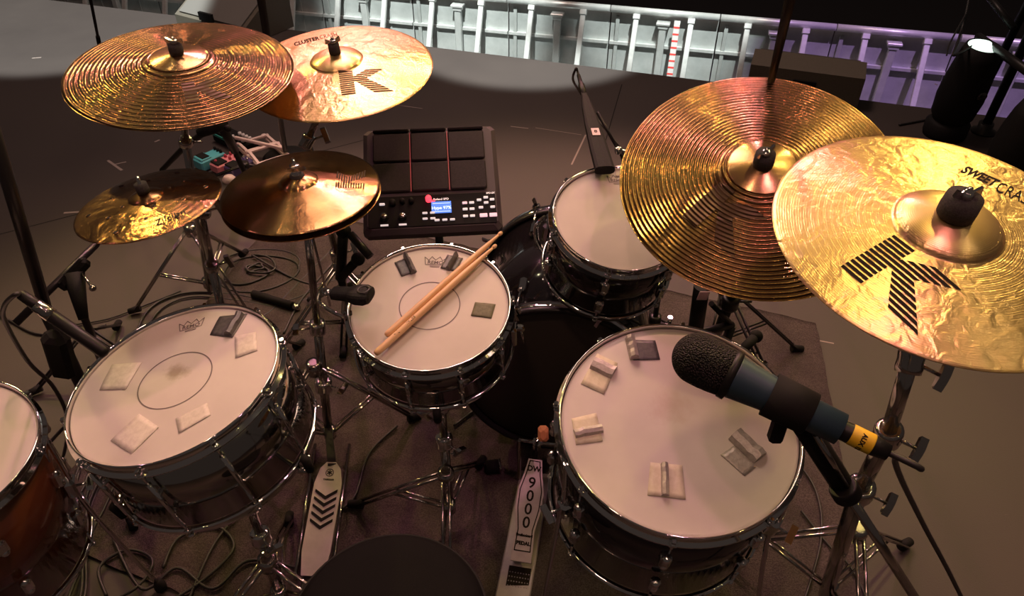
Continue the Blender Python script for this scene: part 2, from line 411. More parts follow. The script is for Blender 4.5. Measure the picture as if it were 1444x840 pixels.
# ------------------------------------------------------------------ crowd barrier
ZR = -.2
def barp(x, y, z=ZR): return at(x, y, z)
b0, b1 = at(733, 1, ZR), at(1444, 61, ZR)
bd_ = (b1-b0).normalized(); bn = V((bd_.y, -bd_.x, 0)).normalized()     # bn points to the stage
if bn.y > 0: bn = -bn
def on_bar(x, y):                                                        # point of the barrier plane seen at pixel x,y
    d = ray(x, y); t = (b0-V((0, 0, HC))).dot(bn)/d.dot(bn); return V((0, 0, HC))+d*t
posts = [on_bar(px, py) for px, py in ((787, 14), (923, 27), (1080, 42), (1255, 60), (1440, 74))]
tp = [(p-b0).dot(bd_) for p in posts]
step = (tp[-1]-tp[0])/4
ids = list(range(-7, 5))
for k in ids:
    t0 = tp[0]+(k-.5)*step; c = b0+bd_*(t0+step/2); O = V((c.x, c.y, -1.32))
    far = 'the purple-lit end' if k >= 3 else ('the white-lit stretch' if k >= -1 else 'the left end')
    names = ['farthest left, beyond the lit patch of deck', 'between the thin black stand and the grey floor monitor', 'right behind the grey floor monitor', 'crossed by the straight black stand beside the grey monitor',
             'above the left half of the bright crash cymbal', 'above the right rim of the bright crash cymbal', 'first one right of the bright crash cymbal', 'directly above the pink-labelled microphone',
             'with the red striped strap by its right end', 'crossed by the tall thin stand behind the grooved ride', 'between the olive floor monitor and the barrel light', 'farthest right, behind the black pipe frame']
    th = thing('crowd_barrier', 'aluminium crowd barrier section, %s' % names[k+7], 'barrier', O, group='crowd barriers below the stage edge')
    def Q(t, off, z): return V((c.x, c.y, 0))+bd_*t+bn*off+V((0, 0, z))
    h = step/2
    mb = MB().tube([Q(-h+.004, 0, ZR), Q(h-.004, 0, ZR)], .026, 12); build('top_rail', mb, 'barrier_alloy', th)
    F = frame(Q(0, 0, 0), (0, 0, 1), bd_)
    mb = MB().box(step-.012, .03, .022, (0, .03, -.475), F).box(step-.012, .02, .018, (0, .03, -.80), F); build('mid_rail', mb, 'barrier_alloy', th)
    mb = MB().box(step-.01, .006, 1.03, (0, .05, -.755), F)
    for j in range(1, 4): mb.box(.012, .008, 1.0, (-h+j*step/4, .044, -.755), F)
    build('sheet_panel', mb, 'barrier_sheet', th)
    for tt in (-h*.5, h*.5):
        p, q = Q(tt, .02, ZR-.02), Q(tt, .52, -1.27)
        M = frame((p+q)/2, (p-q), bd_); mb = MB().box(.042, .03, (p-q).length, (0, 0, 0), M, .004)
        mb.box(.055, .05, .04, (0, 0, (p-q).length/2-.02), M, .004)
        build('brace', mb, 'barrier_alloy', th)
    mb = MB().box(.055, .05, 1.0, (0, -.01, -.79), F, .006)
    build('post', mb, 'barrier_sheet', th)
    mb = MB().box(.105, .085, .02, (0, -.01, -.275), F, .004).box(.075, .065, .03, (0, -.01, -.30), F, .004)
    build('post_cap', mb, 'barrier_alloy', th)
    for tt in (-h*.86,):
        mb = MB().box(.03, .02, 1.0, (tt, .032, -.76), F, .003); build('upright', mb, 'barrier_sheet', th)
    mb = MB().box(step-.012, .5, .02, (0, -.27, -1.30), F); build('floor_plate', mb, 'barrier_sheet', th)
# red striped strap
p = on_bar(957, 22)-V((0, 0, .02))+bn*.06; q = p+bn*.10-V((0, 0, .5))
M = frame((p+q)/2, (p-q), bd_); L = (p-q).length
th = thing('ratchet_strap', 'white strap with red stripes hanging from the barrier rail', 'strap', q)
build('webbing', MB().box(.045, .008, L, (0, 0, 0), M), 'white_plastic', th)
mb = MB()
for i in range(8): mb.box(.046, .010, .014, (0, 0, L/2-.05-i*.05), M)
build('stripes', mb, 'red_tape', th, label='red stripes')

# ------------------------------------------------------------------ floor monitors
def wedge(label, P, Hh, facing, gl):
    # P: two back-bottom corners and two front-bottom corners on floor
    th = thing('floor_monitor', label, 'speaker', (P[0]+P[2])/2, group=None)
    u = (P[1]-P[0]).normalized(); wd = (P[1]-P[0]).length; f = V((-u.y, u.x, 0))*facing; dp = .42
    prof = [(0, 0), (dp, 0), (dp, .07), (.16, Hh), (0, Hh-.03)] if not gl else [(0, 0), (dp, 0), (dp, Hh), (dp-.10, Hh+.01), (0, .09)]
    vs = [P[0]+u*s+f*a+V((0, 0, z+.004)) for s in (0, wd) for a, z in prof]; n = 5
    fs = [tuple(range(n)), tuple(range(2*n-1, n-1, -1))]+[(i, i+n, (i+1) % n+n, (i+1) % n) for i in range(n)]
    build('cabinet', MB().add(vs, fs), 'wedge_paint', th)
    g = [P[0]+u*s+f*a+V((0, 0, z+.004)) for s, a, z in (((.03, dp-.02, .10), (wd-.03, dp-.02, .10), (wd-.03, .18, Hh-.01), (.03, .18, Hh-.01)) if not gl else ((.03, .02, .105), (wd-.03, .02, .105), (wd-.03, dp-.13, Hh-.005), (.03, dp-.13, Hh-.005)))]
    nn = (g[1]-g[0]).cross(g[2]-g[0]).normalized()
    if nn.z < 0: nn = -nn
    mb = MB(); mb.add([x+nn*.0 for x in g]+[x+nn*.008 for x in g], [(4, 5, 6, 7), (0, 1, 5, 4), (1, 2, 6, 5), (2, 3, 7, 6), (3, 0, 4, 7)])
    build('grille', mb, 'wedge_grille', th)
    mb = MB()
    mid = P[0]+u*(wd/2)+V((0, 0, Hh*.5)); mb.box(.12, .02, .05, (0, 0, 0), frame(mid-f*.002, (0, 0, 1), u)); build('handle', mb, 'black_plastic', th)
    return th
R0, R1 = at(1050, 134, 0), at(1207, 156, 0)
wedge('dark olive wedge floor monitor behind the large ride cymbal', [R0, R1, R1], .20, 1, 0)
L0, L1 = at(252, 40, 0), at(347, 66, 0)
wedge('grey wedge floor monitor at the stage edge behind the top left cymbal', [L0, L1, L1], .26, 1, 1)

# ------------------------------------------------------------------ moving stage lights
def stage_light(label, base, top, r, h):
    th = thing('stage_light', label, 'stage light', base, group=None)
    mb = MB().lathe([(.0001, 0), (r*.95, 0), (r*1.0, .02), (r*1.0, .07), (r*.8, .09), (.0001, .09)], 28, Matrix.Translation(base)); build('base', mb, 'black_plastic', th)
    ax = (top-base).normalized(); M = frame(base+V((0, 0, .07)), ax)
    pr = [(.0001, .0), (r*.7, .0), (r*.95, h*.12), (r*1.05, h*.35), (r*1.0, h*.6), (r*.88, h*.85), (r*.74, h), (r*.68, h), (r*.68, h-.006), (.0001, h-.006)]
    build('housing', MB().lathe(pr, 36, M), 'black_plastic', th)
    build('lens', MB().lathe([(.0001, h+.012), (r*.35, h+.009), (r*.66, h-.001), (r*.66, h-.005), (.0001, h-.005)], 32, M), 'lens_lit', th, label='glowing pale green lens')
    build('logo_plate', MB().lathe([(.0001, 0), (.022, 0), (.022, .006), (.0001, .006)], 20, M @ Matrix.Translation((r*.3, -r*1.04, h*.5)) @ Matrix.Rotation(PI/2, 4, 'X')), 'black_lacquer', th)
bs = at(1330, 190, 0); tpp = at(1350, 86, D=(bs-V((0, 0, HC))).length*.80)
stage_light('upright barrel stage light with glowing lens beside the black pipes', bs, bs+V((.0, -.05, .5)), .102, .40)
bs2 = at(1412, 262, 0)
stage_light('black stage light with glowing lens, nearer the right edge', bs2, bs2+V((.0, -.05, .5)), .112, .34)

# pipes at right, back
def pipe_thing(name, label, cat, segs, r, m='black_metal', ends=True):
    th = thing(name, label, cat, segs[0][1])
    for i, (a, b) in enumerate(segs):
        build('tube', MB().bar(a, b, r), m, th)
    mb = MB().lathe([(.0001, 0), (.06, 0), (.06, .008), (r*1.6, .02), (r*1.6, .05)], 20, Matrix.Translation(segs[0][1])); build('foot', mb, m, th)
    return th
fb = at(1386, 186, 0); tpp = V((fb.x+.13, fb.y+.10, 1.5))
f2 = at(1362, 95, 0)+V((0, -.25, 0))
th = pipe_thing('equipment_rack_frame', 'black pipe frame standing on the stage between the two stage lights', 'frame',
    [(tpp, fb), (V((f2.x+.16, f2.y+.05, 1.5)), f2)], .022)
build('cross_bar', MB().bar(at(1380, 52, D=3.6), at(1460, 108, D=3.0), .020), 'black_metal', th)
build('cross_bar', MB().bar(at(1390, -10, D=3.5), at(1430, 40, D=3.4), .016), 'black_metal', th)
mb = MB().tube(spline([at(1370, -20, D=3.5), at(1362, 20, D=3.5), at(1356, 42, D=3.5), at(1350, 62, D=3.4), at(1346, 78, D=3.35), bs+V((.04, .04, .47))]), .006, 8)
mb.tube(spline([at(1362, 20, D=3.5), at(1340, 60, D=3.4), at(1335, 78, D=3.35)]), .004, 6)
tag(build('hanging_cable', mb, 'cable_black'), 'thin black cable hanging down to the upright stage light', 'cable')
tag(build('cable', MB().tube(spline([at(1268, 176, .006), at(1290, 172, .006), at(1310, 168, .006)]), .006, 8), 'cable_black'), 'short black cable on the deck left of the barrel stage light', 'cable')

# ------------------------------------------------------------------ cymbals
D2 = math.radians
def cymz(R, rb, hb, bow):
    def z(r):
        q = bow*(1-(r/R)**1.7)
        if r < rb:
            t = r/rb; q += hb*math.sqrt(max(0, 1-t**2.4))*(1-.15*t)
        return q
    return z
def K_poly():   # upright letter: thick stem and two flaring arms, unit height
    stem = [(-.52, -.5), (-.16, -.5), (-.16, .5), (-.52, .5)]
    up = [(-.17, -.06), (.08, .0), (.66, .5), (.22, .5), (-.17, .20)]
    dn = [(-.05, .12), (.16, .10), (.80, -.5), (.30, -.5), (-.10, -.02)]
    return [stem, up, dn]
def stripes(polys, n, duty, vert=True):
    out = []
    for poly in polys:
        for k in range(n):
            y0 = -.5+k/n; y1 = y0+duty/n
            def ix(y):
                xs = []
                for a, b in zip(poly, poly[1:]+poly[:1]):
                    if (a[1]-y)*(b[1]-y) < 0: xs.append(a[0]+(b[0]-a[0])*(y-a[1])/(b[1]-a[1]))
                return sorted(xs)
            i0, i1 = ix(y0+1e-4), ix(y1-1e-4)
            if len(i0) >= 2 and len(i1) >= 2: out.append([(i0[0], y0), (i0[-1], y0), (i1[-1], y1), (i1[0], y1)])
    return out
def local_px(M, x, y, zz=.0):
    c = M @ V((0, 0, zz)); nn = M.to_3x3() @ V((0, 0, 1)); d = ray(x, y); t = (c-V((0, 0, HC))).dot(nn)/d.dot(nn)
    return M.inverted() @ (V((0, 0, HC))+d*t)
def cymbal(name, label, c, n, R, m, rb, hb, bow, logo=None, texts=(), holes=(), flip=False, group=None, cat='cymbal', th=.0014):
    M = frame(c, n)
    zf = cymz(R, rb, hb, bow)
    root = thing(name, label, cat, M=M, group=group)
    rs = [.006, .010, .016]+[rb*t for t in (.35, .5, .65, .78, .88, .94, .98, 1.0, 1.03, 1.08)]
    rs = sorted(set(rs)); k = 26; rs += [rb*1.08+(R-rb*1.08)*i/k for i in range(1, k+1)]
    sg = -1 if flip else 1
    top = [(r, sg*zf(r)) for r in rs]; bot = [(r, sg*zf(r)-th) for r in rs]
    prof = top+[(R+.0002, -th/2)]+bot[::-1]
    mb = MB().lathe(prof, 128, closed=True)
    body = build('bronze_disc', mb, m, root, M=M)
    if logo:
        lx, ly, size, striped, drot, lm = logo; q_ = local_px(M, lx, ly, bow*.7); ang = math.atan2(q_.y, q_.x); dist = math.hypot(q_.x, q_.y); rot = ang+PI/2+D2(drot)
        mb = MB(); st = stripes(K_poly(), 12 if striped else 14, .62 if striped else 1.0)
        for q in st:
            mm = 6; L = []
            for i in range(mm+1):
                t = i/mm; L.append(((q[0][0]*(1-t)+q[1][0]*t), q[0][1])); 
            for i in range(mm+1):
                t = i/mm; L.append(((q[3][0]*(1-t)+q[2][0]*t), q[3][1]))
            mb.add([(a, b, 0) for a, b in L], [(i, i+1, mm+2+i, mm+1+i) for i in range(mm)])
        X = T2(dist*math.cos(ang), dist*math.sin(ang), rot, size)
        mb2 = xf(mb, X, lambda r: zf(r)+.0006)
        build('maker_mark', mb2, lm, body, label='large letter K logo print', M=M)
    for (s_, pa_, pb_, hgt, ital, bold, lm) in texts:
        qa, qb = local_px(M, *pa_, bow*.5), local_px(M, *pb_, bow*.5); t = text_mb(s_, hgt*1.35, ital, bold)
        wd_ = max(p.x for p in t.v)-min(p.x for p in t.v); k_ = (qb-qa).length/wd_
        for p in t.v: p.x *= k_
        mq = (qa+qb)/2; ang = math.atan2(mq.y, mq.x); dist = math.hypot(mq.x, mq.y); rot = math.atan2(qb.y-qa.y, qb.x-qa.x)
        build('lettering', xf(t, T2(dist*math.cos(ang), dist*math.sin(ang), rot), lambda r: zf(r)+.0006), lm, body, M=M)
    for (a, rr, hr) in holes:
        p = V((rr*math.cos(a), rr*math.sin(a), zf(rr)))
        mb = MB().lathe([(.0001, .0007), (hr*.82, .0007), (hr*.85, .0004)], 20, M @ Matrix.Translation(p))
        build('hole', mb, 'black_rubber', body, label='round hole punched in the bronze')
        mb = MB().lathe([(hr*.82, .0004), (hr*.9, .0011), (hr, .0002)], 20, M @ Matrix.Translation(p), cap=False); build('hole_rim', mb, m, body)
    return root, M, zf
A_c, A_n = V((-0.771, 1.684, 1.037)), V((0.064, -0.103, 0.993))
B_c, B_n = V((-0.443, 1.846, 0.975)), V((-0.026, -0.124, 0.992))
C_c, C_n = V((-0.763, 1.342, 0.889)), V((-0.099, 0.011, 0.995))
D_c, D_n = V((-0.481, 1.471, 0.846)), V((-0.034, -0.024, 0.999))
E_c, E_n = V((0.478, 1.266, 0.990)), V((-0.116, -0.382, 0.917))
F_c, F_n = V((0.597, 0.859, 1.133)), V((0.002, -0.179, 0.984))
cymbal('ride_cymbal', 'large grooved ride cymbal at top left, worn grey logo', A_c, A_n, .254, 'bronze_grooved', .077, .016, .030,
       logo=(285, 126, .075, False, -12, 'etched_print'))
cymbal('crash_cymbal', 'bright smooth crash cymbal with striped letter logo, partly under the top left ride', B_c, B_n, .241, 'bronze_bright', .066, .016, .030,
       logo=(508, 114, .095, True, -25, 'print_worn'),
       texts=[('CLUSTER', (414, 62), (449, 54), .030, .25, .0016, 'print_black'), ('CRASH', (450, 53), (475, 48), .034, .25, .0, 'print_worn')])
hl = []
for i in range(6): hl.append((D2(-100+60*i), .118, .0060))
for i in range(6): hl.append((D2(-70+60*i), .086, .0046))
for i in range(4): hl.append((D2(-140+90*i), .050, .0046))
cymbal('effects_cymbal', 'small dark hammered splash cymbal punched with holes', C_c, C_n, .15, 'bronze_dark', .036, .010, .018,
       texts=[('Zildjian', (217, 315), (260, 297), .022, .3, .0, 'print_black')], holes=hl)
cymbal('hi_hat_cymbal', 'upper hi-hat cymbal with a pink streak below its bell', D_c, D_n, .178, 'bronze_hat', .044, .013, .024,
       logo=(493, 252, .065, True, 0, 'print_worn'), group=None)
cymbal('hi_hat_cymbal', 'lower hi-hat cymbal, dark underside rim just below the upper one', D_c-D_n*.016, D_n, .180, 'bronze_dark', .044, .011, .018, flip=True)
cymbal('ride_cymbal', 'large deeply grooved ride cymbal above the rack tom', E_c, E_n, .267, 'bronze_ride', .078, .018, .032,
       logo=(1018, 303, .10, False, -8, 'etched_print_ride'))
cymbal('crash_cymbal', 'large bright hammered crash cymbal with black print at the right edge', F_c, F_n, .229, 'bronze_sweet', .072, .018, .026,
       logo=(1268, 385, .098, True, -12, 'print_black'),
       texts=[('SWEET', (1356, 238), (1405, 260), .026, .2, .0014, 'print_black'), ('CRASH', (1404, 264), (1462, 287), .036, .15, .0, 'print_black')])

# ------------------------------------------------------------------ stand pieces
def topper(root, M, zt, r=.016, h=.022, wing=True, rot=0., rod='chrome', felt='felt_black'):
    T = M @ Matrix.Translation((0, 0, zt)) @ Matrix.Rotation(rot, 4, 'Z')
    build('felt_washer', MB().lathe([(.004, 0), (r, .0), (r*1.02, h*.3), (r*.98, h), (.004, h)], 28, T), felt, root)
    build('threaded_rod', MB().lathe([(.0001, -.06), (.0035, -.06), (.0035, h+.016), (.0001, h+.017)], 12, T), 'chrome', root)
    if wing:
        w_ = build('wing_nut', MB().lathe([(.0045, h), (.009, h), (.007, h+.010), (.0045, h+.010)], 16, T).prism([(-.020, .004), (-.007, .0), (-.007, .009), (-.018, .015)], -.0022, .0022, T @ Matrix.Translation((0, 0, h)) @ Matrix.Rotation(PI/2, 4, 'X'))
            .prism([(.020, .004), (.018, .015), (.007, .009), (.007, .0)], -.0022, .0022, T @ Matrix.Translation((0, 0, h)) @ Matrix.Rotation(PI/2, 4, 'X')), 'chrome', root)
    build('felt_washer', MB().lathe([(.004, -.016), (r*.9, -.016), (r, -.010), (r*.9, -.002), (.004, -.002)], 24, T), felt, root)
def clampj(root, p, d, r, m='chrome', wdir=None, key='clamp'):
    d = V(d).normalized(); M = frame(p, d); s_ = r/.011
    build(key, MB().lathe([(r, -.018), (r*1.55, -.018), (r*1.65, -.010), (r*1.55, .0), (r*1.65, .010), (r*1.5, .018), (r, .018)], 18, M), m, root)
    wd = V(wdir).normalized() if wdir is not None else M.col[0].to_3d()
    q = V(p)+wd*r*1.5
    w = MB().bar(q, q+wd*.03, .003); F = frame(q+wd*.03, wd)
    w.prism([(-.022, .003), (-.018, -.003), (.018, -.003), (.022, .003), (.005, .006), (-.005, .006)], -.002, .012, F)
    build('wing_screw', w, m, root)
def tripod(root, hub, foot_r, az0, m='chrome_worn', zh=.30, zf_=.012, tw=.008, azs=None, braces=True, rr=None):
    azs = azs or [az0+120*i for i in range(3)]
    for i, a in enumerate(azs):
        fr = rr[i] if rr else foot_r
        d = V((math.cos(R_(a)), math.sin(R_(a)), 0)); s_ = V((-d.y, d.x, 0))*tw*1.1
        top = V((hub.x, hub.y, zh)); ft = V((hub.x, hub.y, zf_+.006))+d*fr
        mb = MB()
        for q in (-1, 1): mb.bar(top+s_*q+d*.015, ft+s_*q, tw*.55, 8)
        if braces:
            mid = top.lerp(ft, .55); lo = V((hub.x, hub.y, .075))+d*.012
            for q in (-1, 1): mb.bar(lo+s_*q*.8, mid+s_*q*.8, tw*.45, 8)
        lg = build('leg', mb, m, root)
        build('rubber_foot', MB().tube([ft-d*.018+V((0, 0, .004)), ft+d*.022-V((0, 0, .003))], [.013, .011], 12), 'black_rubber', lg)
    build('leg_collar', MB().lathe([(.012, zh-.02), (.020, zh-.02), (.022, zh), (.020, zh+.02), (.012, zh+.02)], 18, Matrix.Translation((hub.x, hub.y, 0))), m, root)
    if braces: build('brace_collar', MB().lathe([(.010, .055), (.018, .055), (.018, .09), (.010, .09)], 16, Matrix.Translation((hub.x, hub.y, 0))), m, root)
def cymbal_stand(label, Mc, zt, base, joints, rt, az, foot_r=.32, m='chrome_worn', topper_kw={}, group=None, wd=(1, 0, 0), name='cymbal_stand', azs=None):
    root = thing(name, label, 'cymbal stand', V((base.x, base.y, 0)), group=group)
    under = Mc @ V((0, 0, zt-.05))
    topper(root, Mc, zt, **topper_kw)
    build('tilter', MB().bar(Mc @ V((0, 0, zt-.02)), under, .007).ball(under, .014), m, root)
    pts = [under]+joints+[V((base.x, base.y, .04))]
    for i in range(len(pts)-1):
        r = rt+.0022*i
        build('tube', MB().bar(pts[i], pts[i+1], r, 16), m, root)
        if i < len(pts)-2: clampj(root, pts[i+1], pts[i]-pts[i+1], r+.002, m, wd)
    tripod(root, base, foot_r, az, m, azs=azs)
    return root
MA, MB_, MC, MD, ME_, MF = frame(A_c, A_n), frame(B_c, B_n), frame(C_c, C_n), frame(D_c, D_n), frame(E_c, E_n), frame(F_c, F_n)
cymbal_stand('chrome tripod stand holding the top left ride', MA, .046, at(300, 420, 0), [at(262, 200, .72)], .010, 200, .26, topper_kw=dict(r=.016, h=.022))
cymbal_stand('chrome stand holding the bright crash behind the hi-hat', MB_, .046, at(497, 475, 0), [at(433, 200, .80), at(476, 360, .42)], .009, 95, .30, topper_kw=dict(r=.014, h=.026, rot=.5), wd=(1, .2, .3))
cymbal_stand('chrome stand reaching under the small holed splash', MC, .028, at(342, 560, 0), [at(283, 300, .80), at(299, 375, .52)], .0075, 60, .26, topper_kw=dict(r=.013, h=.020, wing=False), wd=(1, 0, .3))
cymbal_stand('dark stand holding the large grooved ride over the rack tom', ME_, .050, at(1015, 560, 0)+V((0, .18, 0)), [at(1030, 425, .62)], .011, 20, .30, m='black_tube', topper_kw=dict(r=.019, h=.026, rot=.6), azs=[5, 70, -55])
cymbal_stand('chrome stand with boom holding the right hand crash', MF, .044, at(1158, 850, 0), [at(1284, 508, .98), at(1252, 612, .80), at(1212, 690, .62)], .0095, 30, .30, topper_kw=dict(r=.024, h=.030, rot=.2), wd=(1, -.3, -.4))

# ------------------------------------------------------------------ drums
def crown(size):   # outline crown with lettering bar
    mb = MB()
    pts = [(-.5, .26), (-.42, -.18), (.42, -.18), (.5, .26), (.30, .08), (.18, .30), (.0, .10), (-.18, .30), (-.30, .08)]
    for a, b in zip(pts, pts[1:]+pts[:1]):
        a_, b_ = V((*a, 0)), V((*b, 0)); d = (b_-a_).normalized(); n = V((-d.y, d.x, 0))*.016
        mb.add([a_-n-d*.012, b_-n+d*.012, b_+n+d*.012, a_+n-d*.012], [(0, 1, 2, 3)])
    t = text_mb('REMO', .26, 0, .006); mb.v += []
    o = len(mb.v); mb.v += [p+V((0, -.05, 0)) for p in t.v]; mb.f += [tuple(i+o for i in f) for f in t.f]; mb.sm += t.sm
    for yy in (-.26, -.31): mb.add([(-.22, yy-.012, 0), (.22, yy-.012, 0), (.22, yy+.012, 0), (-.22, yy+.012, 0)], [(0, 1, 2, 3)])
    for p in mb.v: p *= size
    return mb
def hoop_prof(R, up=1, z0=0.):
    p = [(R+.0012, .0075), (R+.0035, .0090), (R+.0050, .0075), (R+.0042, -.006), (R+.0048, -.0105), (R+.0125, -.0125), (R+.0130, -.0150), (R+.0020, -.0150), (R+.0012, -.006)]
    return [(r, z0+up*z) for r, z in p]
def drum(name, label, cat, c, n, R, depth, nl, shell, head, a0=0., logo=None, ring=None, xdir=(1, 0, 0), group=None, lugstyle='tube', hoop='chrome', snare=False):
    M = frame(c, n, xdir); root = thing(name, label, cat, M=M @ Matrix.Translation((0, 0, -depth)), group=group)
    sh = MB().lathe([(R-.004, -.012), (R-.0005, -.012), (R-.0005, -depth+.012), (R-.004, -depth+.012)], 96, M, closed=True); shl = build('shell', sh, shell, root)
    mb = MB().lathe([(.0001, 0), (R*.5, 0), (R-.006, 0), (R-.001, -.0015), (R+.0008, -.006), (R+.0008, -.010), (R-.002, -.011)], 96, M)
    hd = build('drum_head', mb, head, root)
    # drum head local frame must follow the head: object coords are root coords, fine
    build('hoop', MB().lathe(hoop_prof(R+.001), 110, M, closed=True), hoop, root, label='upper chrome hoop')
    build('hoop', MB().lathe(hoop_prof(R+.001, -1, -depth), 110, M, closed=True), hoop, root, label='lower chrome hoop')
    build('drum_head', MB().lathe([(.0001, -depth+.006), (R-.006, -depth+.006), (R-.006, -depth+.008), (.0001, -depth+.008)], 48, M), 'coated_head_far', root, label='bottom head')
    for i in range(nl):
        a = a0+2*PI*i/nl; X = M @ Matrix.Rotation(a, 4, 'Z')
        ro = R+.0115
        if lugstyle == 'tube':
            l = MB().tube([X @ V((ro, 0, -.035)), X @ V((ro, 0, -depth+.035))], .0048, 10)
            for zz in (-depth*.36, -depth*.64): l.tube([X @ V((R-.001, 0, zz)), X @ V((ro+.002, 0, zz))], .005, 10)
            lg = build('lug', l, 'chrome', root)
        else:
            for zz in ((-depth*.30, -depth*.70) if depth > .16 else (-depth*.5,)):
                l = MB().box(.018, .020, .040, (R+.009, 0, zz), X, .005).ball((R+.012, 0, zz+.014), .009, X, 10).ball((R+.012, 0, zz-.014), .009, X, 10)
                lg = build('lug', l, 'chrome', root)
        for up in (1, -1):
            ztop = -.002 if up > 0 else -depth+.002; zin = ztop-up*.045
            t = MB().tube([X @ V((ro, 0, ztop)), X @ V((ro, 0, zin))], .0028, 8)
            t.box(.0078, .0078, .008, (ro, 0, ztop+up*.003), X, .001).lathe([(.003, -.003), (.0065, -.003), (.0065, .0), (.003, .0)], 12, X @ Matrix.Translation((ro, 0, ztop-up*.001)))
            t.box(.012, .015, .006, (ro-.002, 0, ztop-up*.011), X, .0015)
            build('tension_rod', t, 'chrome', lg)
    if logo:
        ang, dist, size, rot, lm = logo
        build('maker_mark', xf(crown(size), T2(dist*math.cos(ang), dist*math.sin(ang), rot, 1, .0006)), lm, hd, label='crown shaped print', M=M)
    if ring: build('printed_ring', MB().lathe([(ring-.0012, .0005), (ring+.0012, .0005)], 80, M, cap=False), 'print_grey', hd)
    return root, M
G_c, G_n = V((-.18, 1.255, .683)), V((-.005, -.202, .979))
H_c, H_n = V((-.633, .991, .720)), V((-.161, -.055, .98))
I_c, I_n = V((-1.102, .886, .618)), V((.07, -.021, .997))
J_c, J_n = V((.245, 1.435, .792)), V((.072, -.297, .952))
K_c, K_n = V((.306, .918, .683)), V((.0, -.21, .977))
Gd = drum('snare_drum', 'main snare drum in the centre with black nickel shell and drumsticks on its head', 'drum', G_c, G_n, .172, .145, 10, 'black_nickel', 'coated_head_snare', .1,
     logo=(D2(88), .128, .052, D2(-3), 'print_grey'), ring=.066)
g0, GM = Gd
# snare strainer and drum badge
X = GM @ Matrix.Rotation(D2(-8), 4, 'Z')
build('snare_strainer', MB().box(.016, .030, .060, (.186, 0, -.07), X, .004).box(.02, .014, .014, (.20, 0, -.045), X, .003).bar(X @ V((.2, .0, -.05)), X @ V((.21, .0, -.10)), .003), 'chrome', g0)
build('vent_badge', MB().lathe([(.003, 0), (.010, 0), (.010, .002), (.003, .002)], 18, GM @ Matrix.Rotation(D2(-62), 4, 'Z') @ Matrix.Translation((.172, 0, -.07)) @ Matrix.Rotation(PI/2, 4, 'Y')), 'chrome', g0)
h0, HM = drum('snare_drum', 'mirror-shelled side snare drum at left with pale tape patches on its head', 'drum', H_c, H_n, .195, .20, 10, 'steel_shell', 'coated_head_side', .35,
     logo=(D2(97), .150, .052, D2(12), 'print_grey'), ring=.070)
i0, IM = drum('floor_tom', 'amber-shelled tom cut off by the left edge', 'drum', I_c, I_n, .195, .34, 8, 'amber_lacquer', 'coated_head_far', .2, lugstyle='block')
j0, JM = drum('rack_tom', 'black rack tom half hidden under the large grooved ride', 'drum', J_c, J_n, .148, .19, 6, 'black_lacquer', 'coated_head_tom', .3,
     logo=(D2(88), .118, .046, D2(3), 'print_grey'), lugstyle='block')
k0, KM = drum('floor_tom', 'big black floor tom at right under the large microphone', 'drum', K_c, K_n, .215, .31, 8, 'black_lacquer', 'coated_head_floor', D2(-100),
     logo=(D2(37), .185, .056, D2(-48), 'print_grey'), lugstyle='block')
# floor tom legs
def tom_legs(root, M, R, depth, azs, zsh):
    for a in azs:
        X = M @ Matrix.Rotation(a, 4, 'Z')
        p = X @ V((R+.016, 0, -depth*.35)); q = V((p.x, p.y, 0))+(X @ V((1, 0, 0))-X @ V((0, 0, 0)))*.05; q.z = .016
        mid = X @ V((R+.022, 0, -depth*.75))
        l = build('leg', MB().tube(spline([p+V((0, 0, .10)), p, mid, q], 5), .0052, 10), 'chrome', root)
        build('rubber_foot', MB().lathe([(.0001, 0), (.014, 0), (.014, .010), (.009, .03), (.0001, .03)], 16, Matrix.Translation((q.x, q.y, .001 + .008))), 'black_rubber', l)
        b = MB().box(.024, .030, .05, (R+.012, 0, -depth*.5), X, .005); bb = build('leg_bracket', b, 'chrome', root)
        pp = X @ V((R+.024, 0, -depth*.5)); d = (X @ V((1, 0, 0))-X @ V((0, 0, 0)))
        w_ = MB().bar(pp, pp+d*.02, .003); F = frame(pp+d*.02, d); w_.prism([(-.02, .004), (-.016, -.004), (.016, -.004), (.02, .004)], -.002, .011, F); build('wing_screw', w_, 'chrome', bb)
tom_legs(k0, KM, .215, .31, (D2(205), D2(-35), D2(85)), 0)
tom_legs(i0, IM, .195, .34, (D2(20), D2(-60), D2(160)), 0)

# bass drum
bc0, bc1 = V((.115, 1.43, .272)), V((.175, 1.89, .272)); BR = .254
bax = (bc0-bc1).normalized(); BMx = frame(bc0, bax, (1, 0, 0)); bl = (bc0-bc1).length
b0_ = thing('bass_drum', 'black bass drum lying on its side behind the snare drum', 'drum', V((.14, 1.6, 0)))
build('shell', MB().lathe([(BR-.01, -.01), (BR-.002, -.01), (BR-.002, -bl+.01), (BR-.01, -bl+.01)], 96, BMx, closed=True), 'black_lacquer', b0_)
for zz, lb in ((0, 'hoop near the drummer'), (-bl, 'hoop facing the audience')):
    build('hoop', MB().lathe([(BR, zz+.018), (BR+.009, zz+.018), (BR+.011, zz+.010), (BR+.011, zz-.016), (BR+.009, zz-.020), (BR, zz-.020)], 96, BMx, closed=True), 'hoop_black', b0_, label=lb)
    build('hoop_inlay', MB().lathe([(BR+.0112, zz+.005), (BR+.0122, zz+.004), (BR+.0122, zz-.012), (BR+.0112, zz-.013)], 96, BMx, closed=True), 'chrome', b0_)
build('drum_head', MB().lathe([(.0001, .004), (BR-.01, .004), (BR, .0), (BR, -.006)], 72, BMx), 'bass_head', b0_)
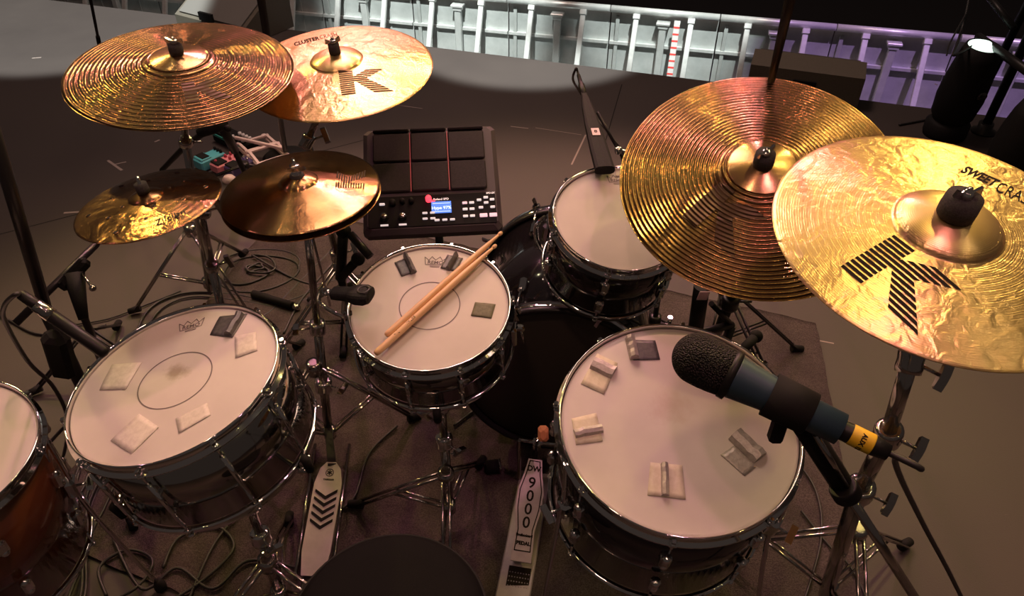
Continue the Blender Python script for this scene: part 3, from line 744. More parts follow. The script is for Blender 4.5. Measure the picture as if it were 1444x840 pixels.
build('drum_head', MB().lathe([(.0001, -bl-.004), (BR-.01, -bl-.004), (BR, -bl), (BR, -bl+.006)], 72, BMx), 'bass_head', b0_, label='front head')
for i in range(8):
    a = D2(22.5+45*i)
    X = BMx @ Matrix.Rotation(a, 4, 'Z')
    for zz, s_ in ((0, 1), (-bl, -1)):
        l = build('lug', MB().box(.02, .022, .055, (BR+.008, 0, zz-s_*.10), X, .006), 'chrome', b0_)
        t = MB().bar(X @ V((BR+.020, 0, zz+s_*.012)), X @ V((BR+.012, 0, zz-s_*.09)), .0032, 8)
        t.box(.022, .024, .014, (BR+.014, 0, zz+s_*.012), X, .003).prism([(-.024, -.003), (.024, -.003), (.020, .006), (-.020, .006)], 0, .008, X @ Matrix.Translation((BR+.020, 0, zz+s_*.024)))
        build('claw_hook', t, 'chrome', l)
for a in (D2(-140), D2(-40)):
    X = BMx @ Matrix.Rotation(a, 4, 'Z'); p = X @ V((BR+.002, 0, -bl*.7)); q = V((p.x+math.copysign(.16, p.x-.15), p.y+.10, .012))
    build('spur', MB().bar(p, q, .007).ball(q, .012), 'chrome', b0_)
# tom mount on bass drum
X = BMx; pm = V((bc0.x+.03, 1.66, bc0.z+BR))
build('tom_mount', MB().box(.06, .05, .02, (0, 0, .008), Matrix.Translation(pm), .005).bar(pm, pm+V((.03, 0, .18)), .010).bar(pm+V((.03, 0, .16)), pm+V((.11, -.04, .19)), .008), 'chrome', b0_)
X = JM @ Matrix.Rotation(D2(165), 4, 'Z')
build('tom_bracket', MB().box(.02, .05, .06, (.158, 0, -.095), X, .006).tube(spline([X @ V((.168, .0, -.06)), X @ V((.185, .0, -.10)), X @ V((.18, 0, -.15)), X @ V((.16, 0, -.19))]), .006, 8), 'chrome', j0)

# ------------------------------------------------------------------ damping tape
def tape(MD_, poly, m, label, lift=.0008, fold=None):
    """poly: picture corners of the strip on the head; fold: (two picture points of a ridge, height) raised flap"""
    c0 = MD_ @ V((0, 0, lift)); nn = (MD_.to_3x3() @ V((0, 0, 1))).normalized()
    def on(x, y):
        d = ray(x, y); t = (c0-V((0, 0, HC))).dot(nn)/d.dot(nn); return V((0, 0, HC))+d*t
    P = [on(*p) for p in poly]; mb = MB(); n = len(P)
    c = sum(P, V())/n; o = (c0-V((0, 0, HC)))
    G = 6; vs = []; fs = []
    if n == 4:
        for i in range(G+1):
            for j in range(G+1):
                p = P[0].lerp(P[1], i/G).lerp(P[3].lerp(P[2], i/G), j/G); vs.append(p+nn*(random.random()*.0012+.0002))
        for i in range(G):
            for j in range(G): a = i*(G+1)+j; fs.append((a, a+1, a+G+2, a+G+1))
        mb.add(vs, fs, True)
        bdv = [i*(G+1) for i in range(G+1)]+[G*(G+1)+j for j in range(1, G+1)]+[i*(G+1)+G for i in range(G-1, -1, -1)]+[j for j in range(G-1, 0, -1)]
        o_ = len(mb.v)
        for k in bdv: mb.v.append(mb.v[k]-nn*.0009)
        for k in range(len(bdv)): k2 = (k+1) % len(bdv); mb.f.append((bdv[k], bdv[k2], o_+k2, o_+k)); mb.sm.append(False)
    root = build('damping_tape', mb, m, origin=c); tag(root, label, 'tape', 'strips of damping tape on the drum heads')
    if fold:
        a, b, hgt, wdt, fm = fold
        a, b = on(*a), on(*b); d = (b-a).normalized(); s_ = nn.cross(d); L = (b-a).length; m2 = MB()
        prof = [(-wdt/2, .0008), (-wdt*.36, hgt*.75), (0, hgt), (wdt*.36, hgt*.75), (wdt/2, .0008)]
        vs = []; K = 6
        for k in range(K+1):
            jit = (random.random()-.5)*.0025
            for q, (u, z) in enumerate(prof): vs.append(a+d*(L*k/K)+s_*(u+(jit if q in (1, 2, 3) else 0))+nn*(z+(jit*.6 if q in (1, 2, 3) else 0)))
        fs = [(k*5+q, k*5+q+1, k*5+q+6, k*5+q+5) for k in range(K) for q in range(4)]
        fs += [(0, 4, 3, 2, 1), tuple(K*5+i for i in range(5)), ]+[(k*5, k*5+5, k*5+9, k*5+4) for k in range(K)]
        m2.add(vs, fs, False)
        build('fold', m2, fm, root, label='raised folded ridge of the tape')
    return root
tape(HM, [(158, 514), (200, 511), (177, 549), (140, 550)], 'gaffer_pale', 'square crinkled tape at the left side of the side snare head')
tape(HM, [(196, 583), (224, 602), (185, 640), (156, 621)], 'gaffer_pale', 'tilted tape square nearest the camera on the side snare head')
tape(HM, [(248, 590), (292, 568), (297, 585), (252, 611)], 'gaffer_pale', 'narrow tape strip below the printed ring of the side snare')
tape(HM, [(331, 474), (361, 468), (363, 494), (332, 505)], 'gaffer_pale', 'pale tape square at the upper right of the side snare head')
tape(HM, [(310, 446), (349, 442), (328, 476), (296, 472)], 'gaffer_dark', 'dark tape with a raised flap on the side snare head', fold=((322, 473), (340, 444), .013, .018, 'gaffer_dark'))
tape(GM, [(556, 370), (578, 362), (588, 383), (566, 390)], 'gaffer_dark', 'dark folded tape left of the logo on the centre snare', fold=((583, 386), (572, 361), .016, .012, 'gaffer_dark'))
tape(GM, [(631, 359), (653, 364), (643, 383), (621, 378)], 'gaffer_dark', 'dark folded tape right of the logo on the centre snare', fold=((632, 381), (644, 360), .014, .010, 'gaffer_dark'))
tape(GM, [(670, 426), (699, 429), (693, 449), (664, 445)], 'gaffer_olive', 'flat olive tape square at the right of the centre snare head')
tape(KM, [(842, 498), (871, 512), (852, 556), (819, 541)], 'gaffer_cream', 'cream tape with a shiny ridge at the upper left of the floor tom head', fold=((836, 512), (866, 526), .012, .030, 'gaffer_silver'))
tape(KM, [(806, 590), (841, 582), (850, 622), (812, 627)], 'gaffer_cream', 'cream tape with a shiny ridge at the left of the floor tom head', fold=((810, 612), (849, 604), .010, .018, 'gaffer_silver'))
tape(KM, [(917, 652), (962, 656), (967, 704), (913, 698)], 'gaffer_cream', 'pale tape strip lowest on the floor tom head', fold=((938, 700), (937, 655), .013, .014, 'gaffer_silver'))
tape(KM, [(1035, 628), (1066, 658), (1050, 671), (1016, 641)], 'gaffer_silver', 'silver tape with thick ridge at the right of the floor tom head', fold=((1036, 612), (1072, 646), .014, .034, 'gaffer_silver'))
tape(KM, [(888, 479), (924, 480), (931, 507), (893, 508)], 'gaffer_dark', 'dark curled tape near the far rim of the floor tom head', fold=((895, 507), (888, 477), .018, .020, 'gaffer_silver'))
tape(JM, [(868, 234), (876, 233), (877, 248), (868, 249)], 'gaffer_cream', 'small yellowish tape piece at the far rim of the rack tom')

# ------------------------------------------------------------------ drumsticks
def stick(label, a, b, M, lift):
    # a: butt pixel, b: tip pixel, on the head
    c0 = M @ V((0, 0, lift)); nn = (M.to_3x3() @ V((0, 0, 1))).normalized()
    def on(x, y):
        d = ray(x, y); t = (c0-V((0, 0, HC))).dot(nn)/d.dot(nn); return V((0, 0, HC))+d*t
    A, B = on(*a), on(*b); L = (B-A).length; X = frame(A, B-A, nn); r = .0074
    root = thing('drumstick', label, 'drumstick', M=X, group='drumsticks lying across the centre snare')
    build('shaft', MB().lathe([(.0001, 0), (r*.6, .0005), (r*.92, .004), (r, .012), (r, L*.70), (r*.85, L*.80), (r*.52, L*.93), (r*.40, L*.965)], 20, X), 'hickory', root, M=None)
    build('tip', MB().lathe([(r*.38, L*.962), (r*.62, L*.972), (r*.68, L*.985), (r*.45, L*.997), (.0001, L)], 16, X), 'hickory', root)
    return root, X, L, r
# snare rim is ~9 mm above head: sticks rest on it
stick('upper drumstick, its tip reaching furthest past the snare rim', (544, 473), (708, 327), GM, .017)
s0, SX, SL, SR = stick('lower drumstick with a triangle mark, nearest the camera', (529, 499), (700, 345), GM, .017)
SX2 = SX
def curved_print(mb, X, r):   # wrap flat print (x along stick, y around) onto stick
    out = MB(); out.f = list(mb.f); out.sm = list(mb.sm)
    for p in mb.v:
        a = p.y/r; out.v.append(X @ V((r*1.02*math.cos(a), r*1.02*math.sin(a), p.x)))
    return out
tri = MB(); pts = [(-.5, -.4), (.5, 0), (-.5, .4)]
for a, b in zip(pts, pts[1:]+pts[:1]):
    a_, b_ = V((*a, 0))*.012, V((*b, 0))*.012; d = (b_-a_).normalized(); n = V((-d.y, d.x, 0))*.0008
    tri.add([a_-n, b_-n, b_+n, a_+n], [(0, 1, 2, 3)])
for p in tri.v: p.x = -p.x+SL*.16
build('stick_mark', curved_print(tri, SX, SR), 'print_black', s0, label='dark triangle mark and lettering')
t = text_mb('VATER', .009, 0, .0002)
for p in t.v: p.x += SL*.27
build('stick_lettering', curved_print(t, SX, SR), 'print_black', s0)

# ------------------------------------------------------------------ sample pad
yaw, tl = .089, .481
X = Matrix.Translation((-.217, 1.757, .717)) @ Matrix.Rotation(yaw, 4, 'Z') @ Matrix.Rotation(tl, 4, 'X')
sp = thing('sampling_pad', 'black electronic sampling pad with nine pads and a lit blue display', 'drum machine', M=X @ Matrix.Translation((0, 0, -.05)))
a, b = .182, .1655
build('case', MB().box(2*a, 2*b, .045, (0, 0, -.026), X, .012), 'sampler_case', sp)
build('control_panel', MB().box(2*a-.03, .094, .004, (0, -b+.062, -.0025), X, .0015), 'panel_black', sp)
pw = .098; x0 = -a+.028+pw/2
rows = [(-.003, .108), (.098, .082), (.1475, .012)]
yt = -b+.128
for r_, (y0, hh) in enumerate(((yt, .092), (yt+.095, .092), (yt+.1905, .011))):
    for c_ in range(3):
        build('drum_pad', MB().box(pw, hh-.002, .008+(.004 if r_ == 2 else 0), (x0+c_*(pw+.004), y0+hh/2-.010, .003), X, .003), 'pad_rubber', sp)
for c_ in (1, 2): build('pad_divider', MB().box(.002, .186, .004, (x0+(c_-.5)*(pw+.004), yt+.085, .002), X), 'pad_red', sp, label='thin red lit line between pads')
def PX(u, v): return (-a+u*2*a, -b+v)   # u 0..1 across, v metres from front
def button(u, v, w_, h_, m, nm='button'):
    x, y = PX(u, v); build(nm, MB().box(w_, h_, .005, (x, y, .001), X, .001), m, sp)
for u, v, w_, h_, m in ((.17, .085, .014, .006, 'led_white'), (.535, .088, .012, .006, 'led_red'),
    (.475, .053, .013, .005, 'led_white'), (.53, .053, .013, .005, 'led_white'), (.475, .036, .013, .005, 'led_white'), (.53, .036, .013, .005, 'led_white'),
    (.61, .030, .013, .005, 'led_white'), (.665, .030, .013, .005, 'led_white'), (.72, .030, .013, .005, 'led_white')): button(u-.03 if u < .6 else u-.08, v, w_, h_, m)
for (u, v) in ((.735, .078), (.785, .078), (.735, .059), (.785, .059), (.735, .038), (.785, .038)): button(u, v, .013, .006, 'led_pink' if v == .078 and u < .76 else 'led_white')
for (u, v) in ((.84, .085), (.89, .092), (.89, .076), (.935, .085), (.85, .062), (.935, .062)): button(u, v, .012, .006, 'led_white')
for u in (.865, .935): button(u, .038, .020, .010, 'led_pink')
x, y = PX(.565, .068)
build('display', MB().box(.052, .034, .003, (x, y, .0012), X), 'lcd_blue', sp, label='lit blue display')
build('display_text', xf(text_mb('Hype 97%', .0125, 0, .0003), X @ T2(x, y-.003, 0, 1, .0031)), 'lcd_text', sp)
mb = MB().box(.046, .0012, .0004, (x, y+.011, .003), X).box(.046, .0012, .0004, (x, y-.0135, .003), X); build('display_text', mb, 'lcd_text', sp)
build('lettering', xf(text_mb('Roland SPD', .0085, 0, .0003), X @ T2(x, y+.025, 0, 1, .0004)), 'led_white', sp)
x, y = PX(.925, .105); build('lettering', xf(text_mb('SPD-SX', .007, .2, .0003), X @ T2(x, y, 0, 1, .0004)), 'led_white', sp)
for u, v, r, m in ((.215, .085, .009, 'black_plastic'), (.285, .088, .007, 'black_plastic'), (.35, .088, .007, 'black_plastic'), (.475, .092, .008, 'led_red')):
    x, y = PX(u, v); build('knob', MB().lathe([(.0001, .016), (r*.8, .016), (r, .012), (r, 0)], 18, X @ Matrix.Translation((x, y, 0))), m, sp)
for u in (.155, .285):
    x, y = PX(u, .042); kn = build('knob', MB().lathe([(.0001, .016), (.0085, .016), (.0095, .012), (.0105, 0)], 18, X @ Matrix.Translation((x, y, 0))), 'black_plastic', sp)
    build('knob_cap', MB().lathe([(.0001, .0172), (.0078, .0168), (.0082, .0158)], 18, X @ Matrix.Translation((x, y, 0))), 'chrome', kn)
    x, y = PX(u, .022); build('jack_mark', MB().box(.02, .005, .001, (x, y, .0008), X), 'led_white', sp)
# its stand
ps = X @ V((0.01, 0, -.055)); st = thing('pad_stand', 'black clamp stand carrying the sampling pad', 'stand', V((ps.x, ps.y, 0)))
build('mount_plate', MB().box(.14, .14, .010, (0, 0, -.056), X, .003), 'black_metal', st)
build('tube', MB().bar(X @ V((.01, -.02, -.06)), V((ps.x, ps.y-.03, .04)), .012), 'black_tube', st)
tripod(st, V((ps.x, ps.y-.03, 0)), .22, 80, 'black_tube', azs=[75, 170, 250], rr=[.24, .2, .2])
# folding boom arms left of the pad stand (dark clamp arms seen at 480..520, 330..390)
ca = thing('multi_clamp', 'black folding clamp arm standing between the hi-hat and the centre snare', 'clamp stand', at(498, 452, 0))
P1, P2, P3, P4 = at(484, 325, .66), at(480, 392, .50), at(494, 330, .66), at(522, 362, .62)
build('upper_arm', MB().bar(P1, P2, .014), 'black_metal', ca)
build('lower_arm', MB().bar(P3, P4, .011), 'black_tube', ca)
build('joint', MB().ball(P1, .020).ball(at(505, 365, .6), .018).bar(P2, at(505, 365, .6), .012), 'black_plastic', ca)
build('pole', MB().bar(P2, at(498, 452, 0)+V((0, 0, .03)), .010), 'black_metal', ca)
tripod(ca, at(498, 452, 0), .18, 30, 'black_metal', zh=.16, braces=False)

# ------------------------------------------------------------------ hi-hat stand and pedal
hb_ = at(470, 632, 0); hb_.z = 0
hs = thing('hi_hat_stand', 'chrome hi-hat stand with a white chevron footboard', 'hi-hat stand', hb_)
zt = .036
T = MD @ Matrix.Translation((0, 0, zt))
build('pull_rod', MB().bar(MD @ V((0, 0, -.35)), MD @ V((0, 0, zt+.045)), .0032), 'chrome', hs)
build('clutch', MB().lathe([(.004, .002), (.012, .002), (.012, .008), (.0085, .010), (.0085, .020), (.011, .022), (.011, .028), (.004, .028)], 20, T).prism([(-.022, .0), (-.006, -.002), (.006, -.002), (.024, .004), (.020, .011), (-.018, .006)], -.002, .002, T @ Matrix.Translation((0, 0, .012)) @ Matrix.Rotation(PI/2, 4, 'X')), 'chrome', hs)
build('felt_washer', MB().lathe([(.004, -.004), (.016, -.004), (.016, .003), (.004, .003)], 20, T), 'felt_black', hs)
u0 = MD @ V((0, 0, -.045)); lo = V((hb_.x, hb_.y, .10))
build('seat_cup', MB().lathe([(.004, -.045), (.018, -.040), (.020, -.03), (.014, -.022), (.004, -.022)], 20, MD), 'black_plastic', hs)
m1 = u0.lerp(lo, .5)
build('upper_tube', MB().bar(u0, m1, .0095, 16), 'chrome_worn', hs); build('lower_tube', MB().bar(m1, lo, .0125, 16), 'chrome_worn', hs)
clampj(hs, m1, u0-m1, .013, 'chrome', (-1, -.2, 0)); clampj(hs, u0.lerp(lo, .78), u0-lo, .015, 'chrome', (1, -.3, 0))
tripod(hs, V((hb_.x, hb_.y, 0)), .27, 20, 'chrome_worn', zh=.33, azs=[25, 150, 205], rr=[.25, .28, .25])
fb_, ft_ = at(440, 812, .035), at(468, 652, .125)
hf = thing
FX = frame((fb_+ft_)/2, (ft_-fb_).cross(V((-1, 0, 0))) if (ft_-fb_).cross(V((-1, 0, 0))).z > 0 else (ft_-fb_).cross(V((1, 0, 0))), ft_-fb_)
Lf = (ft_-fb_).length; wf = .036
poly = [(-Lf/2, -wf*.75), (-Lf*.30, -wf), (Lf*.30, -wf), (Lf*.44, -wf*.75), (Lf*.5, -wf*.35), (Lf*.5, wf*.35), (Lf*.44, wf*.75), (Lf*.30, wf), (-Lf*.30, wf), (-Lf/2, wf*.75)]
fbd = build('footboard', MB().prism(poly, -.004, .004, FX), 'pedal_white', hs, label='white footboard with black chevrons')
for k in range(5):
    x = Lf*(.22-.066*k); mb = MB()
    for s_ in (-1, 1): mb.add([(x-.020, 0, .0046), (x+.0, s_*wf*.80, .0046), (x+.007, s_*wf*.80, .0046), (x-.011, 0, .0046)][::s_], [(0, 1, 2, 3)], M=FX)
    mb2 = MB(); n0 = (FX.to_3x3() @ V((0, 0, 1)))
    for f_ in range(2):
        q = mb.v[f_*4:f_*4+4]; mb2.add([p-n0*.001 for p in q]+[p+n0*.0022 for p in q], [(4, 5, 6, 7), (0, 1, 5, 4), (1, 2, 6, 5), (2, 3, 7, 6), (3, 0, 4, 7)])
    build('chevron', mb2, 'black_rubber', fbd)
mb = MB().lathe([(.009, .0045), (.0108, .0045)], 24, FX @ Matrix.Translation((Lf*.40, 0, 0)), cap=False)
for k in range(3):
    mb.box(.0145, .0022, .0006, (0, 0, .0046), FX @ Matrix.Translation((Lf*.40, 0, 0)) @ Matrix.Rotation(PI/3*k, 4, 'Z'))
build('maker_mark', mb, 'print_black', fbd, label='round crossed-forks emblem')
build('lettering', xf(text_mb('YAMAHA', .007, 0, .0003), FX @ T2(Lf*.335, 0, -PI/2, 1, .0046)), 'print_black', fbd)
build('heel_plate', MB().box(.05, .07, .02, (0, 0, 0), Matrix.Translation((fb_.x, fb_.y-.02, .022)), .004), 'black_metal', hs)
fr = V((hb_.x, hb_.y, 0))
for s_ in (-1, 1): build('frame_rod', MB().bar(V((fb_.x+s_*.045, fb_.y, .018)), V((hb_.x+s_*.05, hb_.y, .018)), .005), 'chrome_worn', hs)
build('linkage', MB().box(.022, .004, (ft_-lo).length+.02, (0, 0, 0), frame((ft_+lo)/2, lo-ft_), .001), 'black_metal', hs)

# ------------------------------------------------------------------ bass drum pedal
pd = thing('bass_drum_pedal', 'silver bass drum pedal with big digits, beside the right floor tom', 'pedal', at(745, 740, 0))
hb2, tb2 = at(734, 792, .040), at(755, 648, .145)
u = tb2-hb2; nx = u.cross(V((1, 0, 0))); nx = nx if nx.z > 0 else -nx
FX = frame((hb2+tb2)/2, nx, u); Lf = u.length; 
def bx_(t): return Lf*(t-.5)
sil = [(0, .026), (.12, .026), (.30, .024), (.5, .033), (.68, .034), (.85, .024), (1.0, .018)]
poly = [(bx_(t), -w_) for t, w_ in sil]+[(bx_(t), w_) for t, w_ in sil[::-1]]
fbd = build('footboard', MB().prism(poly, -.004, .004, FX), 'pedal_silver', pd, label='silver footboard with black outline')
def outline(pp, wd, z):
    mb = MB()
    for a_, b_ in zip(pp, pp[1:]+pp[:1]):
        a_, b_ = V((*a_, z)), V((*b_, z)); d = (b_-a_).normalized(); n = V((-d.y, d.x, 0))*wd/2
        mb.add([a_-n-d*wd*.4, b_-n+d*wd*.4, b_+n+d*wd*.4, a_+n-d*wd*.4], [(0, 1, 2, 3)], M=FX)
    return mb
pi_ = [(bx_(t), -w_+.006) for t, w_ in [(.10, .026), (.30, .024), (.5, .033), (.68, .034), (.85, .024), (.98, .019)]]
build('outline', outline(pi_+[(x, -y) for x, y in pi_[::-1]], .0026, .0047), 'print_black', fbd)
def ftxt(s_, t, size, rot=-PI/2, bold=.0008, dy=0): build('lettering', xf(text_mb(s_, size, 0, bold), FX @ T2(bx_(t), dy, rot, 1, .0047)), 'print_black', fbd)
ftxt('DW', .90, .020)
for k, ch in enumerate('9000'): ftxt(ch, .755-.13*k, .040, bold=.0006)
ftxt('Professional', .245, .0085); ftxt('PEDAL', .17, .012)
# heel plate with grip dots
hx = frame(hb2-u.normalized()*.045-V((0, 0, .012)), V((0, -.10, 1)), V((u.x, u.y, 0)))
hp = build('heel_plate', MB().box(.085, .060, .010, (0, 0, 0), hx, .003), 'pedal_silver', pd, label='dark heel plate with rows of studs')
build('heel_pad', MB().box(.080, .056, .002, (0, 0, .006), hx), 'print_black', hp)
mb = MB()
for r_ in range(6):
    for c_ in range(8): mb.lathe([(.0001, .0085), (.0015, .0080), (.0018, .007)], 6, hx @ Matrix.Translation((-.034+.0115*r_, -.024+.0068*c_, 0)))
build('grip_studs', mb, 'pedal_silver', hp)
bpz = .012
mid = V(((hb2.x+tb2.x)/2, (hb2.y+tb2.y)/2, bpz)); uu = V((u.x, u.y, 0)).normalized()
build('base_plate', MB().box(Lf+.16, .085, .008, (-.03, .006, 0), frame(mid, (0, 0, 1), uu), .003), 'pedal_silver', pd)
side = V((-uu.y, uu.x, 0))
tp2 = V((tb2.x, tb2.y, 0))+uu*.035
for s_ in (-1, 1):
    build('side_post', MB().box(.018, .012, .17, (0, 0, .095), frame(tp2+side*s_*.048, (0, 0, 1), uu), .003), 'chrome_worn', pd)
build('axle', MB().bar(tp2+side*-.05+V((0, 0, .175)), tp2+side*.05+V((0, 0, .175)), .006).lathe([(.006, -.010), (.022, -.010), (.022, .010), (.006, .010)], 20, frame(tp2+V((0, 0, .175)), side)), 'chrome', pd)
build('chain', MB().box(.014, .006, .09, (0, 0, 0), frame(tp2-uu*.022+V((0, 0, .15)), (0, 0, 1), uu)), 'black_metal', pd)
bt = at(766, 611, .30)
build('beater_shaft', MB().bar(tp2+V((0, 0, .17)), bt-V((0, 0, .0)), .0035), 'chrome', pd)
FB = frame(bt, V((0, -.9, .6)), (1, 0, 0))
build('beater', MB().box(.026, .036, .030, (0, 0, 0), FB, .006), 'beater_felt', pd, label='orange felt beater')

# ------------------------------------------------------------------ snare stands
def snare_stand(label, M, R, depth, base, azs, rr, zh=.20, az=0, m='chrome_worn'):
    root = thing('snare_stand', label, 'drum stand', V((base.x, base.y, 0)))
    cb = M @ V((0, 0, -depth-.09)); 
    for i in range(3):
        a_ = D2(az+120*i); X = M @ Matrix.Rotation(a_, 4, 'Z')
        p = X @ V((.025, 0, -depth-.075)); q = X @ V((R+.020, 0, -depth-.022)); e = X @ V((R+.024, 0, -depth+.016))
        arm = build('basket_arm', MB().tube([p, q], .006, 10).tube([q, e], .006, 8), m, root)
        build('rubber_grip', MB().tube([q+(e-q)*.1, e, X @ V((R+.016, 0, -depth+.020))], .009, 10), 'black_rubber', arm)
    build('basket_hub', MB().ball(cb, .026).bar(cb, M @ V((0, 0, -depth-.06)), .018), m, root)
    build('ratchet', MB().box(.04, .03, .05, (0, 0, 0), Matrix.Translation(cb-V((0, 0, .03))), .006), 'chrome', root)
    build('wing_nut', MB().prism([(-.03, -.005), (.03, -.005), (.022, .009), (-.022, .009)], -.003, .003, frame(cb+V((.03, -.035, -.02)), (1, -.6, 0), (0, 0, 1))), 'chrome', root)
    lo_ = V((base.x, base.y, .05))
    build('upper_tube', MB().bar(cb, cb.lerp(lo_, .5), .0105, 16), m, root); build('lower_tube', MB().bar(cb.lerp(lo_, .48), lo_, .013, 16), m, root)
    clampj(root, cb.lerp(lo_, .5), cb-lo_, .014, 'chrome', (1, -1, .2))
    clampj(root, cb.lerp(lo_, .25), cb-lo_, .013, 'chrome', (-1, -1, .0))
    tripod(root, V((base.x, base.y, 0)), .25, 0, m, zh=zh, azs=azs, rr=rr)
    return root
gb = at(608, 705, 0)
gb = V((-.165, 1.17, 0))
snare_stand('chrome basket stand under the centre snare drum', GM, .172, .145, gb, [68, 170, 272], [.20, .26, .22], az=35)
hbb = V((-.55, .93, 0))
snare_stand('chrome basket stand under the side snare drum', HM, .195, .20, hbb, [-20, 100, 215], [.24, .24, .22], az=-20)

# ------------------------------------------------------------------ throne
tc = V((-.212, .645, .50))
tn = thing('drum_throne', 'round black drum stool seat at the bottom edge', 'stool', V((tc.x, tc.y, 0)))
build('seat', MB().lathe([(.0001, 0), (.12, -.001), (.155, -.005), (.168, -.016), (.172, -.032), (.170, -.05), (.160, -.062), (.0001, -.064)], 64, Matrix.Translation(tc)), 'vinyl_seat', tn)
build('piping', MB().lathe([(.1705+.003*math.cos(t_*PI/4), -.020+.003*math.sin(t_*PI/4)) for t_ in range(8)], 72, Matrix.Translation(tc), closed=True), 'black_rubber', tn)
build('post', MB().bar(tc-V((0, 0, .06)), V((tc.x, tc.y, .06)), .016), 'chrome_worn', tn)
tripod(tn, V((tc.x, tc.y, 0)), .22, -90, 'chrome_worn', zh=.24)

# ------------------------------------------------------------------ microphones
def on_line(a, b, n): return [a.lerp(b, i/n) for i in range(n+1)]
# large foreground vocal microphone
ma, mz = at(985, 506, D=.74), at(1190, 607, D=.70)
ax = (mz-ma).normalized(); X = frame(ma, ax); L = (mz-ma).length
mc = thing('vocal_microphone', 'large black vocal microphone with blue-grey body over the floor tom', 'microphone', M=X)
gr = .0262
build('grille', MB().lathe([(.0001, -gr*1.0)]+[(gr*math.sin(g_*PI/22), -gr*math.cos(g_*PI/22)) for g_ in range(1, 12)]+[(gr*1.0, .010), (gr*.97, .022), (gr*.90, .034)], 56, X), 'mic_grille', mc)
build('grille_ring', MB().lathe([(gr*.86, .030), (gr*.97, .030), (gr*.98, .037), (gr*.86, .038)], 40, X, closed=True), 'black_metal', mc)
build('body', MB().lathe([(gr*.88, .034), (gr*.84, .040), (gr*.70, L*.50), (gr*.63, L*.60), (gr*.60, L*.98), (.0001, L*.98)], 36, X), 'mic_body', mc)
build('connector', MB().lathe([(.009, L*.96), (.0098, L*.97), (.0098, L+.030), (.0080, L+.042), (.0001, L+.042)], 24, X), 'black_metal', mc)
build('cable_label', MB().lathe([(.0100, L+.006), (.0103, L+.007), (.0103, L+.026), (.0100, L+.027)], 28, X), 'label_yellow', mc, label='yellow wrapped cable label')
t = text_mb('AUX 125', .006, 0, .0003)
tt = MB(); tt.f = list(t.f); tt.sm = list(t.sm)
for p in t.v:
    a_ = p.x/.0104; tt.v.append(X @ V((.0105*math.cos(a_+2.6), .0105*math.sin(a_+2.6), L+.0165+p.y)))
build('lettering', tt, 'print_black', mc)
ms = thing('microphone_stand', 'black boom microphone stand in the lower right foreground holding the vocal microphone', 'microphone stand', at(1290, 1130, 0))
cp = X @ V((0, 0, L*.62))
build('clip', MB().lathe([(gr*.72, L*.50), (gr*.86, L*.50), (gr*.82, L*.78), (gr*.68, L*.78)], 28, X, closed=True).box(.014, .014, .05, (0, 0, 0), frame(cp-V((0, 0, .03)), (0, 0, 1)), .003), 'black_rubber', ms)
q1, q2, q3 = at(1128, 590, D=.735), at(1192, 690, D=.80), at(1295, 850, D=.90)
build('boom_sleeve', MB().bar(q1, q2, .012), 'black_rubber', ms)
build('boom_rod', MB().bar(at(1150, 612, D=.722), at(1194, 686, D=.782), .0030), 'chrome_worn', ms)
build('boom_arm', MB().bar(q2, q3, .0056), 'chrome_worn', ms)
build('knurled_ring', MB().lathe([(.0135, -.009)]+[(.0145+.001*(k % 2), -.008+.002*k) for k in range(9)]+[(.0135, .009)], 24, frame(at(1192, 692, D=.79), q3-q2)), 'black_metal', ms)
q4 = at(1345, 925, D=.98)
build('boom_arm', MB().bar(q3, q4, .0056), 'chrome_worn', ms, label='lower end of the boom')
build('pole', MB().bar(q4, V((q4.x, q4.y, .05)), .012), 'black_tube', ms)
tripod(ms, V((q4.x, q4.y, 0)), .28, -30, 'black_tube', zh=.2, azs=[-30, -150, 60], rr=[.3, .2, .2])
ce = X @ V((0, 0, L+.042))
mb = MB().tube(spline([ce, ce+ax*.03, at(1262, 650, D=.74), at(1300, 735, D=.95), at(1345, 820, D=1.1), at(1380, 900, D=1.25), at(1400, 1000, .006)]), .0032, 8)
tag(build('microphone_cable', mb, 'cable_black', origin=ce), 'black cable falling from the vocal microphone toward the bottom right', 'cable')

# rack tom microphone seen from its tail
pa, pb = at(853, 240, .86), at(823, 132, .90)
F = frame(pa, pb-pa, (1, 0, 0)); L = (pb-pa).length
rm = thing('drum_microphone', 'flat black microphone with a pink label rising behind the rack tom', 'microphone', M=F)
mb = MB(); n = 9
pr = [(0, .024, .012), (.25, .023, .011), (.55, .020, .010), (.80, .015, .009), (.93, .010, .008), (1., .008, .007)]
vs = []
for t_, wx, wy in pr:
    for k in range(12):
        g = 2*PI*k/12; cx_, sx_ = math.cos(g), math.sin(g)
        vs.append((wx*math.copysign(abs(cx_)**.6, cx_), wy*math.copysign(abs(sx_)**.6, sx_), L*t_))
fs = [(i*12+k, i*12+(k+1) % 12, (i+1)*12+(k+1) % 12, (i+1)*12+k) for i in range(len(pr)-1) for k in range(12)]+[tuple(range(11, -1, -1)), tuple((len(pr)-1)*12+k for k in range(12))]
build('body', MB().add(vs, fs, False, F), 'black_plastic', rm)
def facing(F): # side of the flat body that looks to the camera
    y = F.to_3x3() @ V((0, 1, 0)); c = V((0, 0, HC))-F.translation; return 1 if y.dot(c) > 0 else -1
sg = facing(F)
build('label_plate', MB().box(.019, .0008, .030, (0, sg*.0118, L*.42), F, .0), 'label_pink', rm, label='pink paper label with a dark box mark')
lt = text_mb('8', .016, 0, .0004)
build('lettering', xf(lt, F @ Matrix.Translation((0, sg*.0126, L*.42)) @ Matrix.Rotation(PI/2 if sg < 0 else PI/2, 4, 'X') @ Matrix.Rotation(0 if sg < 0 else PI, 4, 'Y')), 'print_black', rm)
